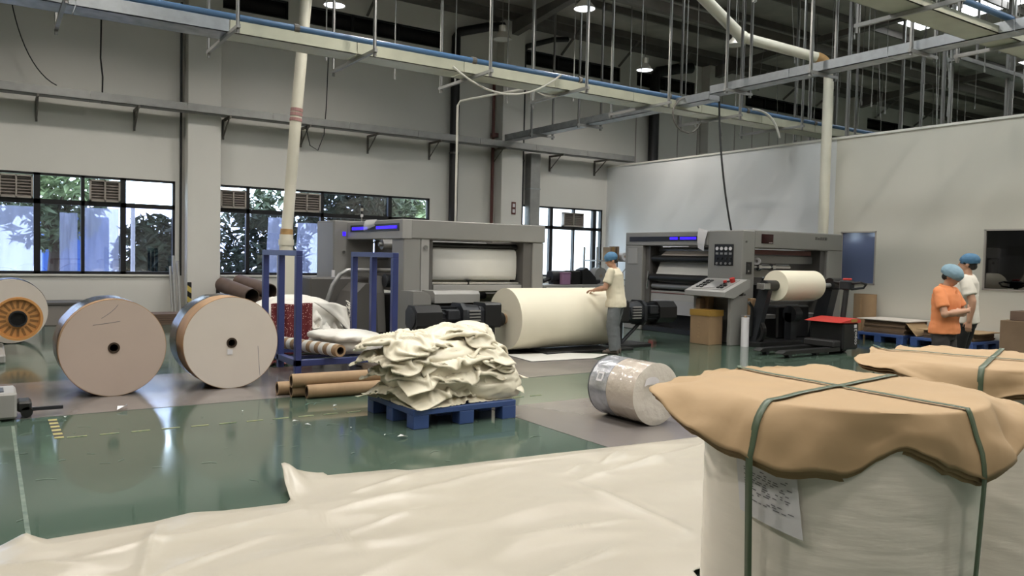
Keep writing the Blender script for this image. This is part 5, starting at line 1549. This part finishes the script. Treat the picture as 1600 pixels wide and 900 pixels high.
# pallets with boards by the partition, cartons, paper roll in the corner
gp = 'blue pallets along the partition'
pallet('blue pallet by the partition beside the pallet truck', 15.35, 8.75, 1.05, 1.1, 0.0, group=gp)
pallet('blue pallet by the partition behind the two standing men', 15.35, 7.4, 1.05, 1.2, 0.0, group=gp)
def boards(label, x0, x1, y0, y1, z0, n, th, top=None):
    t = thing('cardboard_stack', label, 'cardboard', ((x0 + x1) / 2, (y0 + y1) / 2, z0))
    random.seed(n)
    for i in range(n):
        d = random.uniform(-0.02, 0.02); e = random.uniform(-0.02, 0.02)
        b = B(); b.box(x0 + d, x1 + d, y0 + e, y1 + e, z0 + i * th, z0 + (i + 0.9) * th); b.build('board', 'card_d', t)
    if top:
        b = B(); b.box(x0 - 0.08, x1 + 0.02, y0 - 0.12, y1 + 0.12, z0 + n * th, z0 + n * th + 0.015); b.build('top_sheet', top, t)
boards('dark stack of flat cardboard under a pale sheet beside pallet truck', 15.5, 16.3, 8.8, 9.7, 0.182, 9, 0.03, 'paper_end_l')
boards('low stack of brown cardboard sheets behind the white-shirted man', 15.5, 16.3, 7.45, 8.4, 0.182, 6, 0.025, 'kraft')
t = thing('tilted_carton_sheet', 'pale cardboard sheet leaning on the stack behind the orange shirt', 'cardboard', (15.6, 8.55, 0.15))
b = B(); b.grid(lambda u, v: (15.4 + 0.7 * u, 8.72 - 0.22 * v + 0.02 * u, 0.19 + 0.24 * (1 - v)), 4, 4); b.build('sheet', 'kraft', t, solid=0.01)
t = thing('brown_paper_roll', 'brown rolled cardboard standing against the partition by the machine', 'cardboard', (16.15, 10.1, 0))
b = B(); b.grid(lambda u, v: (16.18 + 0.17 * (1 + 0.15 * math.sin(4 * PI * u)) * math.cos(2 * PI * u), 10.12 + 0.26 * math.sin(2 * PI * u), 0.95 * v), 40, 6, True); b.build('rolled_sheet', 'card', t, smooth=60)
b = B(); b.box(15.99, 16.01, 10.08, 10.12, 0.1, 0.85); b.build('seam', 'kraft_d', t)
carton('brown carton standing at the right edge by the partition', 15.75, 16.35, 6.55, 7.12, 0, 0.62, 'card_d')
carton('dark brown carton on top of the right edge carton', 15.85, 16.3, 6.6, 7.0, 0.625, 0.8, 'wood', tape=False)
random.seed(4)
for i, (x, y) in enumerate(((13.4, 6.6), (13.9, 6.75), (14.3, 6.55), (14.5, 6.3), (14.9, 6.35))):
    b = B(); b.box(-0.22, 0.22, -0.14, 0.14, 0, 0.05, 0.004, m=rotz(random.uniform(-0.6, 0.6), (x, y, 0.0)))
    tag(b.build('flat_offcut', ('kraft', 'paper_end_l', 'card')[i % 3]), 'flat cardboard offcut on the floor near the right edge', 'cardboard', 'cardboard offcuts on the floor')

# dark equipment seen through partition window 5: tall rack and a machine silhouette
t = thing('inner_room_machine', 'dark machine seen through the right partition window', 'machine', (18.2, 7.1, 0))
part(t, 'column', 'steel_mid', (18.0, 18.3, 7.0, 7.35, 0, 3.0)); part(t, 'body', 'black', (17.6, 18.6, 6.0, 6.95, 0, 1.75), bev=0.05)
part(t, 'upper_arm', 'iron', (17.6, 18.4, 5.9, 7.9, 1.85, 2.05), bev=0.02); part(t, 'lower_body', 'black', (17.5, 18.7, 7.4, 8.6, 0, 1.5), bev=0.05)
b = B(); b.pipe([(18.0, 6.0, 1.7), (18.0, 5.6, 2.1), (18.0, 5.3, 2.4)], 0.06, 10); b.build('diagonal_arm', 'iron', t)
b = B(); b.box(PXW + 0.1, 24, -4.2, -4.0, 0, PZ); struct(b.build('wall_inner_room', 'wall'))
b = B(); b.box(19.6, 19.7, -4, 9.0, 0, 3.6); struct(b.build('wall_inner_room_back', 'wall'))

# ---------------------------------------------------------------- the corner by window 3
t = thing('packing_bench', 'long bench with dark tools below the corner window', 'bench', (12.6, 16.2, 0))
part(t, 'bench_top', 'mgrey_l', (11.5, 14.2, 15.8, 16.7, 0.86, 0.92)); 
for x in (11.6, 14.1):
    for y in (15.9, 16.6): part(t, 'leg', 'mdark', (x - 0.04, x + 0.04, y - 0.04, y + 0.04, 0, 0.86))
t = thing('bench_motor', 'black motor unit lying on the bench under the window', 'machine', (12.2, 16.1, 0.92))
cylp(t, 'motor', 'iron', (11.9, 16.1, 1.12), (12.5, 16.1, 1.12), 0.15); part(t, 'gearbox', 'black', (12.5, 12.8, 15.95, 16.3, 0.925, 1.28), bev=0.03)
part(t, 'motor_feet', 'black', (11.95, 12.5, 15.98, 16.22, 0.925, 1.0)); cylp(t, 'pin', 'black', (11.7, 16.1, 1.0), (11.95, 16.1, 1.08), 0.05, 10)
t = thing('mauve_box', 'small mauve box on the bench under the window', 'box', (12.25, 15.85, 0.92))
part(t, 'box_body', 'purple', (12.1, 12.36, 15.82, 15.94, 0.925, 1.2)); part(t, 'box_lid', 'purple', (12.09, 12.37, 15.81, 15.95, 1.2, 1.23))
t = thing('bench_clamp', 'black angled clamp arm on the bench beside the grey disc', 'tool', (13.1, 16.1, 0.92))
b = B(); b.prism([(12.85, 0.925), (13.35, 0.925), (13.3, 1.1), (13.0, 1.36), (12.85, 1.3)], 'y', 15.95, 16.25); b.build('clamp_arm', 'black', t)
cylp(t, 'clamp_screw', 'iron', (13.3, 16.1, 1.0), (13.55, 16.1, 1.0), 0.05, 10)
t = thing('grey_disc_roll', 'round grey paper reel standing on the bench under corner window', 'paper roll', (13.55, 16.2, 0.92))
b = B(); b.cyl((13.6, 16.1, 1.14), (13.6, 16.35, 1.14), 0.225, 40); b.build('reel', 'roller_grey', t, smooth=40)
b = B(); b.ring((13.6, 16.09, 1.14), (13.6, 16.36, 1.14), 0.04, 0.03, 16); b.build('core', 'tube', t)
t = thing('wire_shelf', 'pale metal shelf unit in the corner behind the worker', 'shelf', (15.6, 18.2, 0))
for x in (14.95, 16.25):
    for y in (17.9, 18.5):
        b = B(); b.box(x - 0.025, x + 0.025, y - 0.025, y + 0.025, 0, 1.95); b.build('post', 'galv_dull', t)
for z in (0.35, 0.95, 1.52): part(t, 'shelf_board', 'galv_dull', (14.93, 16.27, 17.88, 18.52, z, z + 0.04), bev=0)
for x in (14.95, 16.25):
    b = B(); b.pipe([(x, 17.88, 1.5), (x + (0.5 if x < 15 else -0.5), 17.88, 1.0)], 0.015, 6); b.build('brace', 'galv_dull', t)
carton('small brown box on the top board of the corner shelf', 15.55, 15.75, 18.0, 18.35, 1.56, 1.95)
carton('tan folder box beside the small brown box on corner shelf', 15.8, 15.9, 18.0, 18.35, 1.56, 1.98, 'card_d', tape=False)
for k, (x, z, lb) in enumerate(((16.08, 1.56, 'white roll on the top board of the corner shelf'), (15.3, 0.99, 'white roll on the middle board of the corner shelf'), (15.95, 0.99, 'second white roll on the middle board of the shelf'))):
    t = thing('white_shelf_roll', lb, 'paper roll', (x, 18.2, z), 'white rolls on the corner shelf')
    b = B(); b.cyl((x, 17.95, z + 0.12), (x, 18.45, z + 0.12), 0.12, 24); b.build('paper', 'label', t, smooth=40)
    b = B(); b.ring((x, 17.94, z + 0.12), (x, 18.46, z + 0.12), 0.03, 0.02, 12); b.build('core', 'tube', t)

# paper scraps on the floor
random.seed(9)
gs = 'paper scraps on the green floor'
for i, (x, y, s) in enumerate(((1.1, 8.55, 0.10), (3.0, 6.15, 0.05), (2.4, 7.2, 0.035), (2.45, 7.0, 0.03), (2.1, 7.9, 0.02), (2.9, 6.3, 0.02), (3.0, 7.75, 0.03), (0.6, 8.35, 0.03), (2.75, 6.7, 0.02))):
    b = B(); q = Euler((random.uniform(-0.1, 0.1), random.uniform(-0.1, 0.1), random.uniform(0, 6))).to_matrix()
    b.face([Vector((x, y, 0.012 + s * 0.1)) + q @ Vector(v) for v in ((-s, -s * .2, 0), (s * .3, -s * .4, s * .3), (s, s * .1, 0), (-s * .2, s * .3, s * .2))])
    tag(b.build('paper_scrap', 'label', solid=0.003), ('long torn white paper scrap in front of the left paper roll', 'crumpled white scrap on the green floor before the blue pallet')[i] if i < 2 else 'tiny white paper scrap on the green floor', 'paper', gs)

# ================================================================ PEOPLE
def remeshed(b, name, m, parent, voxel, smooth_n=4, fold=0.0, seed=0.0):
    """join overlapping closed shapes into one continuous skin"""
    if b.xf is not None: b.bm.transform(b.xf)
    o0 = WL[parent.name]
    b.bm.transform(Matrix.Translation(-o0))
    bmesh.ops.recalc_face_normals(b.bm, faces=b.bm.faces)
    me = bpy.data.meshes.new(name + '_raw'); b.bm.to_mesh(me); b.bm.free()
    tmp = bpy.data.objects.new('tmp', me); COL.objects.link(tmp)
    md = tmp.modifiers.new('r', 'REMESH'); md.mode = 'VOXEL'; md.voxel_size = voxel
    ms = tmp.modifiers.new('s', 'SMOOTH'); ms.factor = 0.5; ms.iterations = smooth_n
    dg = bpy.context.evaluated_depsgraph_get()
    out = bpy.data.meshes.new_from_object(tmp.evaluated_get(dg))
    COL.objects.unlink(tmp); bpy.data.objects.remove(tmp); bpy.data.meshes.remove(me)
    if fold:
        nrm = [v.normal.copy() for v in out.vertices]
        for v, nv_ in zip(out.vertices, nrm):
            p = v.co
            k = noise.noise(Vector((p.x * 9 + seed, p.y * 9, p.z * 5))) + 0.6 * (1 - 2 * abs(noise.noise(Vector((p.x * 7, p.y * 7 + seed, p.z * 12)))))
            v.co = p + nv_ * fold * k
    for p in out.polygons: p.use_smooth = True
    out.name = name
    out.materials.clear(); out.materials.append(M[m])
    o = bpy.data.objects.new(name, out); COL.objects.link(o); o.parent = parent; WL[o.name] = o0
    return o
def limb(b, pts, rad, seg=12):
    pts = [Vector(p) for p in pts]
    b.pipe(pts, list(rad), seg)
    for p, r in zip(pts, rad): b.ball(p, r * 0.995, seg)
def trunk(b, rows, grow=0.0, lean=0.0, g=1.0):
    rings = []
    for z, rx, ry, yo in rows:
        if z < 1.4: rx, ry = rx * (1 + (g - 1) * 0.75), ry * g
        y = yo + lean * max(0, z - 0.9)
        rings.append([b.bm.verts.new(((rx + grow) * math.cos(t) * (1 if abs(math.cos(t)) < 0.8 else 0.985), y + (ry + grow) * math.sin(t), z)) for t in (2 * PI * i / 20 for i in range(20))])
    for a, c in zip(rings, rings[1:]):
        for i in range(20): b.bm.faces.new((a[i], a[(i + 1) % 20], c[(i + 1) % 20], c[i]))
    b.bm.faces.new(rings[0][::-1]); b.bm.faces.new(rings[-1])
def hand(b, w, d, n, side, curl):
    w, d, n, side = Vector(w), Vector(d).normalized(), Vector(n), Vector(side)
    n = (n - d * n.dot(d)).normalized(); side = (side - d * side.dot(d) - n * side.dot(n)).normalized()
    for k in (-1.5, -0.5, 0.5, 1.5):
        limb(b, [w + side * k * 0.011, w + d * 0.085 + side * k * 0.019], [0.015, 0.0135], 8)
    for i, L in enumerate((0.072, 0.082, 0.077, 0.06)):
        p = w + d * 0.087 + side * (1.5 - i) * 0.0195
        pts = [p]
        a = 0
        for s, q in ((0.45, 0.35), (0.32, 0.55), (0.23, 0.5)):
            a += q * curl
            p = p + (d * math.cos(a) + n * math.sin(a)) * L * s * 1.1
            pts.append(p)
        limb(b, pts, [0.0098, 0.0092, 0.0085, 0.0075], 8)
    p = w + d * 0.022 + side * 0.026
    q = p + (d * 0.65 + side * 0.7 + n * 0.25).normalized() * 0.045
    r = q + (d * 0.85 + side * 0.3 + n * 0.4 * curl).normalized() * 0.034
    limb(b, [p, q, r], [0.0135, 0.011, 0.0088], 8)
BODY = [(0.84, 0.15, 0.10, -0.005), (0.93, 0.165, 0.112, -0.01), (1.02, 0.158, 0.11, 0), (1.14, 0.162, 0.112, 0.005), (1.27, 0.178, 0.118, 0.005), (1.36, 0.178, 0.108, 0), (1.42, 0.13, 0.082, -0.005), (1.46, 0.065, 0.06, -0.005)]
def person(label, loc, face, h, pose):
    d = Vector((face[0], face[1], 0)).normalized()
    s = h / 1.72
    xf = Matrix.Translation((loc[0], loc[1], 0)) @ Matrix.Rotation(math.atan2(d.y, d.x) - PI / 2, 4, 'Z') @ Matrix.Scale(s, 4)
    t = thing('person', label, 'person', (loc[0], loc[1], 0))
    ln = pose.get('lean', 0.0); gi = pose.get('girth', 1.0)
    L = lambda p: Vector((p[0], p[1] + ln * max(0, p[2] - 0.9), p[2]))
    nk = L((0, 0.0, 1.47))
    Hm = Matrix.Translation(nk) @ Matrix.Rotation(pose.get('yaw', 0), 4, 'Z') @ Matrix.Rotation(-pose.get('nod', 0), 4, 'X') @ Matrix.Translation((0, 0, -1.47))
    # one continuous body
    b = B(xf)
    trunk(b, BODY, 0, ln, gi)
    limb(b, [L((0, -0.01, 1.40)), Hm @ Vector((0, 0.0, 1.53))], [0.06, 0.052])
    def hb(c, r):
        b.ball(c, r, 16, Hm)
    hb((0, -0.004, 1.622), (0.076, 0.096, 0.098)); hb((0, 0.022, 1.56), (0.06, 0.072, 0.07)); hb((0, 0.05, 1.522), (0.034, 0.036, 0.026))
    hb((0, 0.095, 1.588), (0.014, 0.02, 0.018)); hb((0, 0.088, 1.606), (0.010, 0.014, 0.026)); hb((0.027, 0.076, 1.628), (0.026, 0.018, 0.011)); hb((-0.027, 0.076, 1.628), (0.026, 0.018, 0.011))
    hb((0, 0.085, 1.555), (0.024, 0.013, 0.010)); hb((0, 0.083, 1.543), (0.022, 0.013, 0.009))
    for k in (-1, 1): hb((0.078 * k, -0.008, 1.592), (0.011, 0.021, 0.032))
    for k in ('l', 'r'):
        sh, el, wr_ = (L(p) for p in pose['arm_' + k])
        limb(b, [sh, sh.lerp(el, 0.5), el, el.lerp(wr_, 0.35), wr_], [0.052 * gi, 0.05 * gi, 0.042 * gi, 0.044 * gi, 0.029])
        hd = pose['hand_' + k]
        hand(b, wr_, hd[0], hd[1], hd[2], hd[3])
        hp, kn, an = pose['leg_' + k]
        limb(b, [hp, kn, an], [0.078, 0.052, 0.036])
        an = Vector(an); limb(b, [an - Vector((0, 0.02, 0.04)), an + Vector((0, 0.12, -0.055))], [0.036, 0.028])
    body = remeshed(b, 'body', 'skin', t, 0.0065, 5)
    for k in (-1, 1):
        b = B(xf @ Hm); b.ball((0.031 * k, 0.0835, 1.611), (0.013, 0.007, 0.006), 10); b.build('eye', 'eye', t, smooth=True)
        b = B(xf @ Hm); b.pipe([(0.014 * k, 0.094, 1.634), (0.03 * k, 0.093, 1.639), (0.046 * k, 0.082, 1.634)], 0.004, 6); b.build('eyebrow', 'hair', t)
    b = B(xf @ Hm); b.ball((0, 0.0955, 1.549), (0.021, 0.004, 0.0035), 10); b.build('mouth', 'lip', t, smooth=True)
    b = B(xf @ Hm); b.ball((0, -0.022, 1.628), (0.083, 0.09, 0.094), 20); b.ball((0, -0.06, 1.575), (0.06, 0.05, 0.05), 14)
    for k in (-1, 1): b.ball((0.072 * k, 0.02, 1.63), (0.012, 0.03, 0.04), 10)
    b.build('hair', 'hair', t, smooth=True)
    cr, cm, ct = pose['cap']
    b = B(xf @ Hm @ Matrix.Translation((0, ct[0], ct[1])) @ Matrix.Rotation(ct[2], 4, 'X'))
    prof = [(0.05, 1.0), (0.35, 0.95), (0.65, 0.78), (0.88, 0.5), (1.0, 0.18), (1.0, -0.12), (0.93, -0.38), (0.86, -0.5)]
    def cf(u, v):
        i = v * (len(prof) - 1); k = min(int(i), len(prof) - 2); q = i - k
        r = prof[k][0] * (1 - q) + prof[k + 1][0] * q; z = prof[k][1] * (1 - q) + prof[k + 1][1] * q
        a = 2 * PI * u; w = 1 + 0.05 * noise.noise(Vector((math.cos(a) * 4, math.sin(a) * 4, z * 3 + cr[0] * 9))) + 0.02 * math.sin(26 * u * PI) * (v > 0.7)
        return (cr[0] * r * w * math.cos(a), cr[1] * r * w * math.sin(a), cr[2] * z * w)
    b.grid(cf, 56, 24, True); b.build('hair_cap', cm, t, smooth=80, solid=0.0015)
    # clothes
    sm, hem, col = pose['shirt']
    b = B(xf)
    rows = [(hem, 0.186, 0.142, 0.0), (hem + 0.08, 0.186, 0.138, 0.0)] + [(z, rx + (0.012 if z < 1.2 else 0.006), ry + (0.012 if z < 1.2 else 0.008), yo) for z, rx, ry, yo in BODY if z > hem + 0.12 and z < 1.45] + [(1.452, 0.075, 0.068, -0.004)]
    trunk(b, rows, 0.012, ln, gi)
    for k in ('l', 'r'):
        sh, el, wr_ = (L(p) for p in pose['arm_' + k])
        e = sh.lerp(el, 0.72)
        b.pipe([sh + (sh - el) * 0.05 + Vector((0, 0, 0.0)), sh.lerp(el, 0.3), e], [0.068, 0.074, 0.078], 16); b.ball(sh, 0.068, 14)
    shirt = remeshed(b, 'shirt', sm, t, 0.011, 5, 0.007, h)
    if col:
        b = B(xf); c = L((0, 0, 1.45))
        b.grid(lambda u, v: (math.cos(2 * PI * u) * (0.072 + 0.022 * v), c.y - 0.004 + math.sin(2 * PI * u) * (0.068 + 0.03 * v), 1.482 - 0.045 * v - 0.015 * math.sin(2 * PI * u)), 28, 4, True)
        b.build('collar', sm, shirt, smooth=80, solid=0.005)
        b = B(xf); b.box(-0.016, 0.016, 0.0, 0.008, 1.27, 1.42, m=Matrix.Translation((0, 0.128 + ln * 0.4, 0))); b.build('placket', sm, shirt)
    pm = pose['trousers']
    b = B(xf)
    trunk(b, [(0.78, 0.155, 0.11, -0.005), (0.86, 0.17, 0.122, -0.01), (0.95, 0.15, 0.10, 0)], 0.004, 0, gi)
    for k in ('l', 'r'):
        hp, kn, an = (Vector(p) for p in pose['leg_' + k])
        ft = an + Vector((0, 0, -0.045))
        b.pipe([hp + Vector((0, 0, 0.03)), hp.lerp(kn, 0.4), kn, kn.lerp(an, 0.5), ft], [0.095 * gi, 0.093 * gi, 0.078 * gi, 0.072 * gi, 0.07 * gi], 16)
        b.ball(hp, 0.096, 14)
    remeshed(b, 'trousers', pm, t, 0.011, 4, 0.008, h * 3)
    for k in ('l', 'r'):
        an = Vector(pose['leg_' + k][2])
        b = B(xf)
        def sf(u, v, an=an):
            a = 2 * PI * u
            y = -0.075 + 0.27 * v; w = 0.043 + 0.010 * math.sin(PI * min(1, v * 1.1)); w *= (1 - max(0, v - 0.8) ** 2 * 12); tz = 0.10 - 0.055 * max(0, v - 0.3) / 0.7
            return (an.x + w * math.cos(a), an.y + y, max(0.0, tz * 0.5 + tz * 0.55 * math.sin(a)))
        b.grid(sf, 20, 12, True)
        b.bm.faces.ensure_lookup_table()
        bmesh.ops.holes_fill(b.bm, edges=[e for e in b.bm.edges if e.is_boundary])
        b.build('shoe', pose['shoe'], t, smooth=60)
    return t
person('worker in cream T-shirt and grey jeans leaning over the jumbo roll', (8.86, 10.08), (-0.55, 0.835), 1.70, dict(
    girth=1.16, lean=0.10, yaw=0.55, nod=0.35,
    arm_l=((-0.185, 0.0, 1.405), (-0.25, 0.10, 1.13), (-0.14, 0.33, 1.08)), hand_l=((0.25, 0.9, -0.12), (0, 0, -1), (1, 0, 0), 0.7),
    arm_r=((0.185, 0.0, 1.405), (0.26, 0.12, 1.14), (0.16, 0.35, 1.07)), hand_r=((-0.2, 0.9, -0.12), (0, 0, -1), (-1, 0, 0), 0.7),
    leg_l=((-0.095, -0.01, 0.86), (-0.115, 0.03, 0.47), (-0.12, -0.02, 0.10)), leg_r=((0.095, -0.01, 0.86), (0.11, 0.05, 0.47), (0.115, 0.0, 0.10)),
    cap=((0.097, 0.117, 0.096), 'cap_blue', (-0.008, 1.652, 0.08)), shirt=('tee', 0.80, False), trousers='jeans', shoe='shoe'))
person('man in orange polo shirt with folded arms and pale hair cap', (9.52, 4.92), (0.02, -1.0), 1.60, dict(
    girth=1.12, nod=0.45, yaw=0.15,
    arm_l=((-0.18, 0.0, 1.40), (-0.25, 0.10, 1.13), (0.02, 0.22, 1.12)), hand_l=((1, -0.15, 0.12), (0, -1, 0), (0, 0.2, 1), 0.6),
    arm_r=((0.18, 0.0, 1.40), (0.25, 0.12, 1.12), (-0.02, 0.27, 1.17)), hand_r=((-1, -0.2, 0.05), (0, -1, 0), (0, 0.2, 1), 0.6),
    leg_l=((-0.09, -0.01, 0.86), (-0.10, 0.02, 0.47), (-0.11, -0.02, 0.10)), leg_r=((0.09, -0.01, 0.86), (0.10, 0.03, 0.47), (0.11, 0.0, 0.10)),
    cap=((0.115, 0.138, 0.105), 'cap_pale', (-0.015, 1.65, -0.05)), shirt=('polo', 0.86, True), trousers='slacks', shoe='shoe_b'))
person('man in white T-shirt and black trousers with blue hair cap', (10.76, 5.30), (-0.2, 0.98), 1.76, dict(
    girth=1.06, nod=-0.05, yaw=0.1,
    arm_l=((-0.185, -0.03, 1.405), (-0.235, -0.14, 1.13), (-0.225, -0.11, 0.88)), hand_l=((0, 0.1, -1), (1, 0, 0), (0, 1, 0), 1.1),
    arm_r=((0.185, 0.0, 1.405), (0.23, -0.02, 1.13), (0.215, 0.05, 0.88)), hand_r=((0, 0.1, -1), (-1, 0, 0), (0, 1, 0), 1.0),
    leg_l=((-0.09, -0.01, 0.86), (-0.10, 0.05, 0.47), (-0.11, -0.05, 0.10)), leg_r=((0.09, -0.01, 0.86), (0.10, 0.06, 0.47), (0.11, 0.05, 0.10)),
    cap=((0.097, 0.117, 0.09), 'cap_blue', (-0.02, 1.65, -0.12)), shirt=('tee_w', 0.84, False), trousers='black_cloth', shoe='shoe_b'))
